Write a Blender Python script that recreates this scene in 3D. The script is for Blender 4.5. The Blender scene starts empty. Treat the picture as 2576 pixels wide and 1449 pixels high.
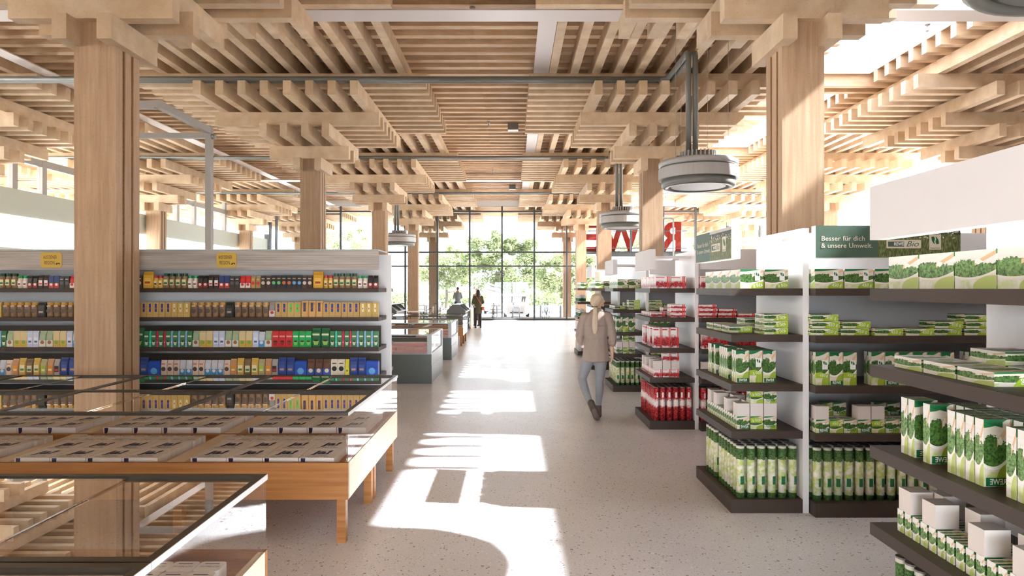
import bpy, bmesh, math, random
from mathutils import Vector, Matrix
random.seed(7)
SC = bpy.context.scene
COL = SC.collection
PI = math.pi

# ------------------------------------------------------------------ camera, light, exposure
EYE = 1.73
cam_d = bpy.data.cameras.new('camera')
cam_d.sensor_width = 36.0
cam_d.lens = 36.0 * 1670.0 / 2576.0
cam_d.clip_end = 400
cam = bpy.data.objects.new('camera', cam_d)
cam.location = (0, 0, EYE)
cam.rotation_euler = (PI / 2, 0, 0)
COL.objects.link(cam)
SC.camera = cam

world = bpy.data.worlds.new('sky')
SC.world = world
world.use_nodes = True
_bg = world.node_tree.nodes['Background']
_bg.inputs[0].default_value = (0.83, 0.905, 1.0, 1)
_bg.inputs[1].default_value = 2.9

sun_d = bpy.data.lights.new('sun', 'SUN')
sun_d.energy = 19.0
sun_d.angle = math.radians(1.2)
sun_d.color = (1.0, 0.985, 0.96)
sun = bpy.data.objects.new('sun', sun_d)
sun.rotation_euler = Vector((-1.1, 0.11, -1.0)).to_track_quat('-Z', 'Y').to_euler()
sun.location = (30, -5, 30)
COL.objects.link(sun)

SC.view_settings.view_transform = 'Standard'
SC.view_settings.look = 'None'
SC.view_settings.gamma = 1.0
SC.view_settings.use_curve_mapping = False
SC.view_settings.exposure = 2.87
cy = SC.cycles
cy.use_denoising = True
cy.max_bounces = 9
cy.diffuse_bounces = 6
cy.glossy_bounces = 4
cy.transmission_bounces = 4
cy.transparent_max_bounces = 24
cy.caustics_reflective = False
cy.caustics_refractive = False
cy.sample_clamp_indirect = 8.0

# ------------------------------------------------------------------ node / material helpers
class Gr:
    def __init__(self, name):
        self.m = bpy.data.materials.new(name)
        self.m.use_nodes = True
        self.t = self.m.node_tree
        self.b = self.t.nodes['Principled BSDF']
        self.out = self.t.nodes['Material Output']
    def n(self, typ, ins=None, **props):
        nd = self.t.nodes.new(typ)
        for k, v in props.items():
            setattr(nd, k, v)
        if ins:
            for k, v in ins.items():
                self.set(nd.inputs[k], v)
        return nd
    def set(self, sock, v):
        if isinstance(v, bpy.types.NodeSocket):
            self.t.links.new(v, sock)
        else:
            if hasattr(sock.default_value, '__len__') and not hasattr(v, '__len__'):
                v = (v, v, v, 1)[:len(sock.default_value)]
            elif hasattr(v, '__len__') and len(v) == 3 and len(sock.default_value) == 4:
                v = (*v, 1)
            sock.default_value = v
    def math(self, op, a, b=0.0, c=None, clamp=False):
        nd = self.n('ShaderNodeMath', operation=op, use_clamp=clamp)
        self.set(nd.inputs[0], a); self.set(nd.inputs[1], b)
        if c is not None: self.set(nd.inputs[2], c)
        return nd.outputs[0]
    def mix(self, f, a, b):
        nd = self.n('ShaderNodeMix', data_type='RGBA')
        self.set(nd.inputs[0], f); self.set(nd.inputs[6], a); self.set(nd.inputs[7], b)
        return nd.outputs[2]
    def noise(self, vec, scale, detail=3, rough=0.5):
        nd = self.n('ShaderNodeTexNoise', {'Scale': scale, 'Detail': detail, 'Roughness': rough})
        if vec is not None: self.t.links.new(vec, nd.inputs['Vector'])
        return nd.outputs[0]
    def ramp(self, f, stops):
        nd = self.n('ShaderNodeValToRGB')
        cr = nd.color_ramp
        while len(cr.elements) < len(stops): cr.elements.new(0.5)
        for e, (p, c) in zip(cr.elements, stops):
            e.position = p
            e.color = (*c, 1) if len(c) == 3 else c
        self.set(nd.inputs[0], f)
        return nd.outputs[0]
    def coords(self, kind='Object', scale=(1, 1, 1), rnd=0.0):
        tc = self.n('ShaderNodeTexCoord')
        v = tc.outputs[kind]
        mp = self.n('ShaderNodeMapping')
        self.t.links.new(v, mp.inputs[0])
        mp.inputs['Scale'].default_value = scale
        if rnd:
            oi = self.n('ShaderNodeObjectInfo')
            r = self.math('MULTIPLY', oi.outputs['Random'], rnd)
            cb = self.n('ShaderNodeCombineXYZ', {0: r, 1: r, 2: r})
            self.t.links.new(cb.outputs[0], mp.inputs['Location'])
        return mp.outputs[0]
    def rand(self):
        return self.n('ShaderNodeObjectInfo').outputs['Random']
    def uv(self):
        tc = self.n('ShaderNodeTexCoord')
        sp = self.n('ShaderNodeSeparateXYZ', {0: tc.outputs['UV']})
        return tc.outputs['UV'], sp.outputs[0], sp.outputs[1]
    def bump(self, h, strength=0.2, dist=0.01):
        nd = self.n('ShaderNodeBump', {'Strength': strength, 'Distance': dist, 'Height': h})
        self.t.links.new(nd.outputs[0], self.b.inputs['Normal'])
    def fin(self, color=None, rough=0.5, metal=0.0, spec=0.5, emit=None, es=0.0):
        if color is not None: self.set(self.b.inputs['Base Color'], color)
        self.set(self.b.inputs['Roughness'], rough)
        self.set(self.b.inputs['Metallic'], metal)
        self.set(self.b.inputs['Specular IOR Level'], spec)
        if emit is not None:
            self.set(self.b.inputs['Emission Color'], emit)
            self.set(self.b.inputs['Emission Strength'], es)
        return self.m

def s2l(r, g, b):
    f = lambda c: (c / 255 / 12.92) if c <= 10 else ((c / 255 + 0.055) / 1.055) ** 2.4
    return (f(r), f(g), f(b))

def plain(name, rgb, rough=0.5, metal=0.0, spec=0.5, var=0.06, emit=None, es=0.0):
    """one colour with a faint procedural mottling"""
    g = Gr(name)
    c = s2l(*rgb)
    v = g.coords('Object', (1, 1, 1), 13.0)
    nz = g.noise(v, 9.0, 2)
    col = g.mix(nz, tuple(x * (1 - var) for x in c), tuple(min(1, x * (1 + var)) for x in c))
    return g.fin(col, rough, metal, spec, emit, es)

def wood_mat(name, light, dark, grain=(2, 30, 30), rough=0.62, fleck=True, var=0.25):
    g = Gr(name)
    v = g.coords('Object', grain, 37.0)
    a = g.noise(v, 1.0, 4, 0.6)
    col = g.mix(g.ramp(a, [(0.3, (0, 0, 0)), (0.72, (1, 1, 1))]), s2l(*dark), s2l(*light))
    if fleck:
        v2 = g.coords('Object', (1, 1, 1), 11.0)
        b = g.noise(v2, 55.0, 3, 0.7)
        f = g.ramp(b, [(0.27, (1, 1, 1)), (0.40, (0, 0, 0))])
        col = g.mix(g.math('MULTIPLY', f, 0.55), col, tuple(x * 0.45 for x in s2l(*dark)))
        c2 = g.noise(v2, 3.0, 3)
        col = g.mix(g.math('MULTIPLY', g.ramp(c2, [(0.35, (1, 1, 1)), (0.65, (0, 0, 0))]), 0.28), col, s2l(*dark))
    hv = g.n('ShaderNodeHueSaturation', {'Color': col, 'Value': g.math('ADD', g.math('MULTIPLY', g.rand(), var), 1 - var / 2)})
    g.bump(a, 0.15, 0.004)
    return g.fin(hv.outputs[0], rough, 0, 0.3)

def glass_mat(name, tint=(0.96, 0.98, 0.97), rough=0.0, refl=1.0, ior=1.5):
    g = Gr(name)
    g.t.nodes.remove(g.b)
    fr = g.n('ShaderNodeFresnel', {'IOR': ior})
    tr = g.n('ShaderNodeBsdfTransparent', {'Color': (*tint, 1)})
    gl = g.n('ShaderNodeBsdfGlossy', {'Roughness': rough, 'Color': (1, 1, 1, 1)})
    mx = g.n('ShaderNodeMixShader')
    geo = g.n('ShaderNodeNewGeometry')     # the far face of a thin sheet adds no second mirror image
    g.t.links.new(g.math('MULTIPLY', g.math('MULTIPLY', fr.outputs[0], refl), g.math('SUBTRACT', 1.0, geo.outputs['Backfacing']), clamp=True), mx.inputs[0])
    g.t.links.new(tr.outputs[0], mx.inputs[1])
    g.t.links.new(gl.outputs[0], mx.inputs[2])
    g.t.links.new(mx.outputs[0], g.out.inputs[0])
    return g.m

# ------------------------------------------------------------------ mesh helpers
class MB:
    def __init__(self):
        self.v = []; self.f = []; self.m = []; self.uv = []; self.sm = []
    def face(self, idx, mat=0, uv=None, smooth=False):
        self.f.append(tuple(idx)); self.m.append(mat); self.sm.append(smooth)
        self.uv.append(uv if uv else [(0, 0)] * len(idx))
    def box(self, x0, x1, y0, y1, z0, z1, mat=0, mats=None):
        b = len(self.v)
        self.v += [(x0, y0, z0), (x1, y0, z0), (x1, y1, z0), (x0, y1, z0), (x0, y0, z1), (x1, y0, z1), (x1, y1, z1), (x0, y1, z1)]
        q = [(0, 0), (1, 0), (1, 1), (0, 1)]
        fs = [((0, 1, 5, 4), 0), ((1, 2, 6, 5), 1), ((2, 3, 7, 6), 2), ((3, 0, 4, 7), 3), ((4, 5, 6, 7), 4), ((3, 2, 1, 0), 5)]
        for f, k in fs:   # -y, +x, +y, -x, top, bottom
            self.face([b + i for i in f], mats[k] if mats else mat, q)
        return self
    def prism(self, poly, axis, a0, a1, mat=0, smooth=False):
        """poly: list of 2D points (ccw); extruded along axis 'x','y' or 'z' from a0 to a1"""
        n = len(poly); b = len(self.v)
        mk = {'x': lambda p, a: (a, p[0], p[1]), 'y': lambda p, a: (p[0], a, p[1]), 'z': lambda p, a: (p[0], p[1], a)}[axis]
        for a in (a0, a1):
            for p in poly: self.v.append(mk(p, a))
        for i in range(n):
            j = (i + 1) % n
            u0, u1 = i / n, (i + 1) / n
            self.face([b + i, b + j, b + n + j, b + n + i], mat, [(u0, 0), (u1, 0), (u1, 1), (u0, 1)], smooth)
        self.face([b + i for i in reversed(range(n))], mat)
        self.face([b + n + i for i in range(n)], mat)
        return self
    def lathe(self, prof, seg=24, c=(0, 0, 0), mat=0, smooth=True, mats=None, axis='z'):
        """prof: list of (r, z) from bottom to top"""
        b = len(self.v); n = len(prof)
        for (r, z) in prof:
            for k in range(seg):
                a = 2 * PI * k / seg
                p = (r * math.cos(a), r * math.sin(a), z)
                if axis == 'y': p = (p[0], p[2], p[1])
                if axis == 'x': p = (p[2], p[0], p[1])
                self.v.append((c[0] + p[0], c[1] + p[1], c[2] + p[2]))
        for i in range(n - 1):
            for k in range(seg):
                k2 = (k + 1) % seg
                self.face([b + i * seg + k, b + i * seg + k2, b + (i + 1) * seg + k2, b + (i + 1) * seg + k], mats[i] if mats else mat,
                          [(k / seg, i / (n - 1)), ((k + 1) / seg, i / (n - 1)), ((k + 1) / seg, (i + 1) / (n - 1)), (k / seg, (i + 1) / (n - 1))], smooth)
        if prof[0][0] > 1e-6: self.face([b + k for k in reversed(range(seg))], mats[0] if mats else mat)
        if prof[-1][0] > 1e-6: self.face([b + (n - 1) * seg + k for k in range(seg)], mats[-1] if mats else mat)
        return self
    def tube(self, pts, r, seg=10, mat=0):
        pts = [Vector(p) for p in pts]
        rs = r if hasattr(r, '__len__') else [r] * len(pts)
        b = len(self.v); n = len(pts)
        s = None
        for i, p in enumerate(pts):
            d = (pts[min(i + 1, n - 1)] - pts[max(i - 1, 0)]).normalized()
            if s is None:
                s = d.cross(Vector((0, 0, 1)))
                if s.length < 1e-3: s = d.cross(Vector((0, 1, 0)))
            s = s - d * s.dot(d)          # carry the frame along the path without twist
            s.normalize(); t = s.cross(d)
            for k in range(seg):
                a = 2 * PI * k / seg
                self.v.append(tuple(p + (s * math.cos(a) + t * math.sin(a)) * rs[i]))
        for i in range(n - 1):
            for k in range(seg):
                k2 = (k + 1) % seg
                self.face([b + i * seg + k, b + i * seg + k2, b + (i + 1) * seg + k2, b + (i + 1) * seg + k], mat, None, True)
        self.face([b + k for k in reversed(range(seg))], mat); self.face([b + (n - 1) * seg + k for k in range(seg)], mat)
        return self
    def loft(self, rings, mat=0, smooth=True, cap=True):
        b = len(self.v); n = len(rings[0])
        for r in rings: self.v += [tuple(p) for p in r]
        for i in range(len(rings) - 1):
            for k in range(n):
                k2 = (k + 1) % n
                self.face([b + i * n + k, b + i * n + k2, b + (i + 1) * n + k2, b + (i + 1) * n + k], mat, None, smooth)
        if cap:
            self.face([b + k for k in reversed(range(n))], mat); self.face([b + (len(rings) - 1) * n + k for k in range(n)], mat)
        return self
    def mesh(self, name, mats):
        me = bpy.data.meshes.new(name)
        me.from_pydata(self.v, [], self.f)
        for mt in (mats if isinstance(mats, (list, tuple)) else [mats]): me.materials.append(mt)
        me.polygons.foreach_set('material_index', self.m)
        me.polygons.foreach_set('use_smooth', self.sm)
        ul = me.uv_layers.new(name='UVMap')
        flat = [c for f in self.uv for p in f for c in p]
        ul.data.foreach_set('uv', flat)
        me.update()
        return me

def link(name, data, parent=None, loc=(0, 0, 0), rot=None, scale=None):
    o = bpy.data.objects.new(name, data)
    o.location = loc
    if rot is not None: o.rotation_euler = rot if hasattr(rot, '__len__') else (0, 0, rot)
    if scale is not None: o.scale = scale
    if parent is not None: o.parent = parent
    COL.objects.link(o)
    return o

def tag(o, label=None, cat=None, group=None, kind=None):
    if label: o['label'] = label
    if cat: o['category'] = cat
    if group: o['group'] = group
    if kind: o['kind'] = kind
    return o

def thing(name, label, cat, loc=(0, 0, 0), rot=None, group=None):
    return tag(link(name, None, None, loc, rot), label, cat, group)

def part(name, mb, mats, parent, loc=(0, 0, 0), rot=None):
    return link(name, mb.mesh(name, mats), parent, loc, rot)

def bxm(w, d, h, name, mtl, **k):
    """box mesh with its origin at the bottom centre"""
    return MB().box(-w / 2, w / 2, -d / 2, d / 2, 0, h, **k).mesh(name, mtl)

def pbox(name, x0, x1, y0, y1, z0, z1, mat, parent=None):
    cx, cy_, = (x0 + x1) / 2, (y0 + y1) / 2
    m = MB().box(x0 - cx, x1 - cx, y0 - cy_, y1 - cy_, 0, z1 - z0).mesh(name, mat)
    return link(name, m, parent, (cx, cy_, z0))

def text_mb(s, size, mat, shear=0.0, bold=0.0, spacing=1.0, align='CENTER', mirror=False, width=None):
    """flat lettering in the x-z plane facing -y, as (mesh)"""
    cu = bpy.data.curves.new('lettering', 'FONT')
    cu.body = s; cu.size = size; cu.shear = shear; cu.offset = bold; cu.space_character = spacing
    cu.align_x = align; cu.align_y = 'CENTER'; cu.resolution_u = 3
    o = bpy.data.objects.new('lettering_tmp', cu)
    COL.objects.link(o)
    dg = bpy.context.evaluated_depsgraph_get()
    me = bpy.data.meshes.new_from_object(o.evaluated_get(dg))
    bpy.data.objects.remove(o)
    xs = [v.co.x for v in me.vertices]
    k = (width / (max(xs) - min(xs))) if width else 1.0
    for v in me.vertices:
        x, y = v.co.x * k, v.co.y
        v.co = ((-x if mirror else x), 0, y)
    if mirror: me.flip_normals()
    me.materials.clear(); me.materials.append(mat)
    me.name = 'lettering'
    return me

def join_meshes(name, items):
    """items: list of (mesh, (dx,dy,dz)) -> one mesh keeping materials"""
    v = []; f = []; mi = []; mats = []
    for me, off in items:
        b = len(v)
        v += [(p.co.x + off[0], p.co.y + off[1], p.co.z + off[2]) for p in me.vertices]
        mm = []
        for mt in me.materials:
            if mt not in mats: mats.append(mt)
            mm.append(mats.index(mt))
        for p in me.polygons:
            f.append([b + i for i in p.vertices]); mi.append(mm[p.material_index] if mm else 0)
    me = bpy.data.meshes.new(name); me.from_pydata(v, [], f)
    for mt in mats: me.materials.append(mt)
    me.polygons.foreach_set('material_index', mi); me.update()
    return me

def quad_me(x0, x1, z0, z1, mat, y=0.0):
    me = bpy.data.meshes.new('quad')
    me.from_pydata([(x0, y, z0), (x1, y, z0), (x1, y, z1), (x0, y, z1)], [], [(0, 1, 2, 3)])
    me.materials.append(mat)
    return me

def poly_me(pts, mat, y=0.0):
    me = bpy.data.meshes.new('poly')
    me.from_pydata([(p[0], y, p[1]) for p in pts], [], [tuple(range(len(pts)))])
    me.materials.append(mat)
    return me

def rrect(w, h, r, n=5):
    pts = []
    for cx, cz, a0 in ((w / 2 - r, -h / 2 + r, -PI / 2), (w / 2 - r, h / 2 - r, 0), (-w / 2 + r, h / 2 - r, PI / 2), (-w / 2 + r, -h / 2 + r, PI)):
        for i in range(n + 1):
            a = a0 + PI / 2 * i / n
            pts.append((cx + r * math.cos(a), cz + r * math.sin(a)))
    return pts

_O1 = 'first second third fourth fifth sixth seventh eighth ninth tenth eleventh twelfth thirteenth fourteenth fifteenth sixteenth seventeenth eighteenth nineteenth'.split()
_T = {2: 'twent', 3: 'thirt', 4: 'fort', 5: 'fift', 6: 'sixt', 7: 'sevent', 8: 'eight', 9: 'ninet'}
def ordw(n):
    """1 -> first, 42 -> forty-second"""
    if n < 20: return _O1[n - 1]
    return _T[n // 10] + ('ieth' if n % 10 == 0 else 'y-' + _O1[n % 10 - 1])

# ------------------------------------------------------------------ materials
M = {}
M['beam'] = wood_mat('pale_timber', (228, 206, 176), (201, 173, 139), (3, 3, 3))
M['slat'] = wood_mat('ceiling_slat_timber', (226, 200, 167), (196, 163, 128), (2, 8, 8))
M['col'] = wood_mat('column_timber', (198, 170, 140), (172, 142, 113), (26, 26, 1.2))
M['core'] = wood_mat('particle_core', (168, 120, 70), (104, 68, 36), (60, 60, 60), fleck=True)
M['table'] = wood_mat('honey_oak_shaded', (180, 126, 74), (150, 98, 52), (1.2, 40, 40), 0.45, fleck=False, var=0.1)  # oak darkened: the shade on the table fronts is put into the colour
M['table_lit'] = wood_mat('honey_oak_lit', (240, 222, 198), (226, 202, 172), (40, 1.2, 40), 0.45, fleck=False, var=0.1)  # same oak lightened: bright light on the table sides is in the colour
M['greywood'] = wood_mat('greyed_board', (196, 190, 184), (150, 142, 134), (1.0, 30, 34), 0.6, fleck=False, var=0.05)
M['white'] = plain('white_lacquer', (236, 235, 236), 0.35, 0, 0.4, 0.015)
M['whiteboard'] = plain('white_card', (228, 226, 226), 0.6, 0, 0.3, 0.02)
M['offwhite'] = plain('blank_carton', (222, 213, 206), 0.6, 0, 0.3, 0.03)
M['shelf'] = plain('umber_shelf', (66, 54, 46), 0.5, 0, 0.35, 0.08)
M['steel'] = plain('grey_steel', (172, 169, 165), 0.4, 0.1, 0.5, 0.03)
M['duct'] = plain('duct_grey', (118, 118, 112), 0.4, 0.15, 0.5, 0.04)
M['strip'] = plain('pale_metal_panel', (214, 204, 198), 0.38, 0.1, 0.5, 0.02)
M['mullion'] = plain('anthracite_frame', (70, 74, 74), 0.45, 0.2, 0.5, 0.04)
M['freezer'] = plain('slate_steel', (100, 106, 102), 0.32, 0.15, 0.5, 0.04)
M['freezer_rim'] = plain('slate_rim', (176, 184, 184), 0.4, 0.05, 0.5, 0.03)
M['rail'] = plain('bronze_rail', (62, 54, 44), 0.4, 0.3, 0.5, 0.04)
M['railside'] = plain('pale_rail', (206, 206, 204), 0.4, 0.1, 0.5, 0.02)
M['wallgreen'] = plain('sage_panel', (196, 202, 190), 0.5, 0, 0.4, 0.02)
M['wallgrey'] = plain('light_grey_panel', (214, 212, 210), 0.55, 0, 0.4, 0.02)
M['glow'] = plain('luminous_fascia', (250, 250, 252), 0.5, 0, 0.3, 0.0, (1, 1, 1, 1), 1.0)
M['topglass'] = glass_mat('cover_glass', (0.84, 0.81, 0.77), 0.0, 2.2, 1.52)
M['glass'] = glass_mat('case_glass', (0.985, 0.985, 0.98), 0.0, 1.0, 1.52)
M['clear'] = glass_mat('clerestory_glass', (0.98, 0.985, 0.985), 0.0, 0.9, 1.5)
M['pane'] = glass_mat('facade_glass', (0.65, 0.66, 0.67), 0.0, 0.9, 1.5)
M['skypane'] = glass_mat('tinted_skylight_glass', (0.59, 0.60, 0.62), 0.0, 0.9, 1.5)
M['reveal'] = plain('white_reveal', (166, 166, 176), 0.6, 0, 0.3, 0.01)
M['darkgreen'] = plain('print_dark_green', (12, 104, 58), 0.5, 0, 0.4, 0.03)
M['signgreen'] = plain('sign_green', (74, 98, 82), 0.5, 0, 0.4, 0.03)
M['lime'] = plain('print_lime', (166, 196, 44), 0.5, 0, 0.4, 0.03)
M['inkwhite'] = plain('print_white', (244, 244, 238), 0.5, 0, 0.4, 0.0)
M['cream'] = plain('print_cream', (226, 216, 196), 0.5, 0, 0.4, 0.01)
M['navy'] = plain('print_navy', (22, 26, 78), 0.5, 0, 0.4, 0.02)
M['teal'] = plain('print_teal', (34, 92, 104), 0.5, 0, 0.4, 0.02)
M['ink'] = plain('print_charcoal', (44, 44, 44), 0.5, 0, 0.4, 0.02)
M['milk'] = plain('milk_carton_card', (238, 230, 222), 0.45, 0, 0.4, 0.02)
M['red'] = plain('sign_red', (226, 34, 20), 0.4, 0, 0.4, 0.03)

def floor_mat():
    g = Gr('terrazzo')
    v = g.coords('Object', (1, 1, 1))
    base = g.ramp(g.noise(v, 1.4, 4), [(0.3, s2l(216, 215, 216)), (0.7, s2l(228, 227, 229))])
    fine = g.noise(v, 70.0, 3, 0.7)
    base = g.mix(g.math('MULTIPLY', g.ramp(fine, [(0.36, (1, 1, 1)), (0.5, (0, 0, 0))]), 0.35), base, s2l(180, 174, 170))
    for sc, th, colr, amt in ((62.0, 0.16, (100, 92, 86), 0.9), (38.0, 0.12, (140, 124, 112), 0.85), (90.0, 0.22, (150, 138, 128), 0.7), (36.0, 0.12, (240, 236, 232), 0.8)):
        vo = g.n('ShaderNodeTexVoronoi', {'Scale': sc, 'Vector': v}, feature='F1')
        cell = g.n('ShaderNodeSeparateColor', {0: vo.outputs['Color']})
        m1 = g.math('LESS_THAN', cell.outputs[0], th)
        m2 = g.math('LESS_THAN', vo.outputs['Distance'], g.math('MULTIPLY', cell.outputs[1], 0.42))
        base = g.mix(g.math('MULTIPLY', g.math('MULTIPLY', m1, m2), amt), base, s2l(*colr))
    return g.fin(base, g.math('ADD', g.math('MULTIPLY', fine, 0.1), 0.24), 0, 0.45)
M['floor'] = floor_mat()

def herb_mat(name, leaf_a, leaf_b, base, swoosh, band, blotch):
    """printed food box: photo of leaves in a dish, pale table top, bright swoosh, band on top"""
    g = Gr(name)
    uvv, u, v = g.uv()
    ob = g.coords('Object', (1, 1, 1), 0.7)
    nl = g.noise(ob, 85.0, 4, 0.75)
    leaf = g.ramp(nl, [(0.36, s2l(*leaf_a)), (0.53, s2l(*leaf_b)), (0.68, tuple(min(1, x * 1.6) for x in s2l(*leaf_b)))])
    soft = g.noise(ob, 24.0, 2)
    bok = g.mix(g.ramp(soft, [(0.42, (0, 0, 0)), (0.62, (1, 1, 1))]), s2l(*base), s2l(*blotch))
    wood = g.mix(g.noise(g.coords('Object', (6, 6, 60), 0.7), 2.0, 2), tuple(x * 0.86 for x in s2l(*base)), tuple(min(1, x * 1.06) for x in s2l(*base)))
    bg = g.mix(g.math('GREATER_THAN', v, 0.22), bok, wood)
    wob = g.math('MULTIPLY', g.math('SUBTRACT', nl, 0.5), 0.30)
    lowline = g.math('ADD', g.math('MULTIPLY', g.math('POWER', g.math('ABSOLUTE', g.math('SUBTRACT', u, 0.35)), 2.0), 0.45), 0.30)
    hiline = g.math('ADD', 0.70, g.math('MULTIPLY', g.math('SINE', g.math('MULTIPLY', u, 5.0)), 0.06))
    lm = g.math('MULTIPLY', g.math('GREATER_THAN', v, lowline), g.math('LESS_THAN', g.math('ADD', v, wob), hiline))
    col = g.mix(lm, bg, leaf)
    # white rim of the dish
    rim = g.math('MULTIPLY', g.math('LESS_THAN', v, lowline), g.math('GREATER_THAN', v, g.math('SUBTRACT', lowline, 0.055)))
    col = g.mix(rim, col, s2l(244, 240, 230))
    # wooden spoon and a pale bulb
    sp = g.math('ABSOLUTE', g.math('SUBTRACT', g.math('SUBTRACT', v, 0.62), g.math('MULTIPLY', g.math('SUBTRACT', u, 0.45), 0.55)))
    spm = g.math('MULTIPLY', g.math('LESS_THAN', sp, 0.055), g.math('GREATER_THAN', u, 0.5))
    col = g.mix(spm, col, s2l(226, 190, 150) if leaf_a[1] > leaf_a[0] else s2l(250, 236, 232))
    du2 = g.math('SUBTRACT', u, 0.60); dv2 = g.math('SUBTRACT', v, 0.70)
    d2 = g.math('ADD', g.math('MULTIPLY', g.math('MULTIPLY', du2, du2), 22.0), g.math('MULTIPLY', g.math('MULTIPLY', dv2, dv2), 48.0))
    col = g.mix(g.math('LESS_THAN', g.math('ADD', d2, g.math('MULTIPLY', g.math('SUBTRACT', g.noise(ob, 38.0, 2), 0.5), 1.4)), 0.16), col, s2l(246, 240, 230))
    du3 = g.math('SUBTRACT', u, 0.95); dv3 = g.math('SUBTRACT', v, 0.04)
    d3 = g.math('ADD', g.math('MULTIPLY', g.math('MULTIPLY', du3, du3), 4.2), g.math('MULTIPLY', g.math('MULTIPLY', dv3, dv3), 11.0))
    col = g.mix(g.math('LESS_THAN', d3, 1.0), col, s2l(*swoosh))
    bandm = g.math('GREATER_THAN', v, g.math('ADD', 0.88, g.math('MULTIPLY', g.math('MULTIPLY', u, u), 0.16)))
    col = g.mix(bandm, col, s2l(*band))
    return g.fin(col, 0.42, 0, 0.4)
M['herb'] = herb_mat('herb_print', (18, 46, 16), (78, 118, 52), (230, 222, 206), (158, 184, 62), (30, 120, 66), (198, 210, 136))
M['herbside'] = herb_mat('herb_side_print', (40, 74, 36), (116, 152, 88), (240, 238, 230), (190, 208, 120), (236, 236, 228), (210, 222, 166))
def berry_mat(name, amount, stripes):
    """white card box: berries fading up from the bottom, red double stripe, red label bar"""
    g = Gr(name)
    uvv, u, v = g.uv()
    ob = g.coords('Object', (1, 1, 1), 0.7)
    vo = g.n('ShaderNodeTexVoronoi', {'Scale': 70.0, 'Vector': ob})
    berry = g.ramp(vo.outputs['Distance'], [(0.05, s2l(236, 110, 108)), (0.35, s2l(206, 52, 58)), (0.75, s2l(120, 16, 26))])
    nz = g.noise(ob, 26.0, 3)
    edge = g.math('ADD', v, g.math('MULTIPLY', g.math('SUBTRACT', nz, 0.5), 0.5))
    m = g.ramp(edge, [(amount - 0.10, (1, 1, 1)), (amount + 0.12, (0, 0, 0))])
    col = g.mix(m, s2l(246, 238, 236), berry)
    m2 = g.ramp(edge, [(0.02, (1, 1, 1)), (0.14, (0, 0, 0))])
    col = g.mix(m2, col, s2l(244, 236, 234))
    for c, w in ((0.80, 0.035), (0.90, 0.035)) if stripes else ((0.5, 0.05),):
        col = g.mix(g.math('LESS_THAN', g.math('ABSOLUTE', g.math('SUBTRACT', u, c)), w), col, s2l(226, 58, 54))
    bar = g.math('MULTIPLY', g.math('LESS_THAN', g.math('ABSOLUTE', g.math('SUBTRACT', v, 0.9)), 0.03), g.math('LESS_THAN', u, 0.6))
    col = g.mix(bar, col, s2l(222, 70, 66))
    return g.fin(col, 0.42, 0, 0.4)
M['berry'] = berry_mat('berry_print', 0.55, True)
M['berryside'] = berry_mat('berry_side_print', 0.30, False)

def tube_mat(name, leaf_a, leaf_b, mid, base, patch):
    g = Gr(name)
    uvv, u, v = g.uv()
    ob = g.coords('Object', (1, 1, 1), 0.9)
    nl = g.noise(ob, 110.0, 4, 0.75)
    leaf = g.ramp(nl, [(0.38, s2l(*leaf_a)), (0.55, s2l(*leaf_b)), (0.7, tuple(min(1, x * 1.6) for x in s2l(*leaf_b)))])
    soft = g.ramp(g.noise(ob, 26.0, 2), [(0.4, (0, 0, 0)), (0.62, (1, 1, 1))])
    col = g.mix(soft, s2l(*base), s2l(*mid))
    col = g.mix(g.math('GREATER_THAN', v, g.math('ADD', 0.74, g.math('MULTIPLY', g.math('SUBTRACT', nl, 0.5), 0.08))), col, leaf)
    col = g.mix(g.math('LESS_THAN', v, 0.1), col, leaf)
    col = g.mix(g.math('GREATER_THAN', v, 0.955), col, s2l(*base))
    w = g.math('ABSOLUTE', g.math('SUBTRACT', g.math('FRACT', g.math('MULTIPLY', u, 2.0)), 0.55))
    pm = g.math('MULTIPLY', g.math('LESS_THAN', w, 0.16), g.math('MULTIPLY', g.math('GREATER_THAN', v, 0.26), g.math('LESS_THAN', v, 0.42)))
    col = g.mix(pm, col, s2l(*patch))
    return g.fin(col, 0.4, 0, 0.45)
M['tube_g'] = tube_mat('herb_tube_print', (22, 54, 22), (90, 128, 70), (190, 206, 116), (238, 234, 220), (34, 118, 66))
def tube_berry():
    g = Gr('berry_tube_print')
    uvv, u, v = g.uv()
    ob = g.coords('Object', (1, 1, 1), 0.9)
    vo = g.n('ShaderNodeTexVoronoi', {'Scale': 60.0, 'Vector': ob})
    berry = g.ramp(vo.outputs['Distance'], [(0.05, s2l(238, 130, 126)), (0.4, s2l(206, 58, 62)), (0.8, s2l(132, 20, 30))])
    nz = g.math('MULTIPLY', g.math('SUBTRACT', g.noise(ob, 40.0, 3), 0.5), 0.25)
    d = g.math('ABSOLUTE', g.math('SUBTRACT', g.math('ADD', v, nz), 0.52))
    col = g.mix(g.ramp(d, [(0.06, (1, 1, 1)), (0.14, (0, 0, 0))]), berry, s2l(246, 234, 230))
    w = g.math('ABSOLUTE', g.math('SUBTRACT', g.math('FRACT', g.math('MULTIPLY', u, 2.0)), 0.5))
    lab = g.math('MULTIPLY', g.math('LESS_THAN', w, 0.12), g.math('LESS_THAN', g.math('ABSOLUTE', g.math('SUBTRACT', v, 0.78)), 0.08))
    col = g.mix(lab, col, s2l(248, 240, 238))
    return g.fin(col, 0.4, 0, 0.45)
M['tube_r'] = tube_berry()
M['tube_w'] = plain('blank_tube', (224, 212, 204), 0.6, 0, 0.3, 0.03)
M['lid'] = plain('tube_lid', (120, 116, 108), 0.4, 0.2, 0.5, 0.03)

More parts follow.
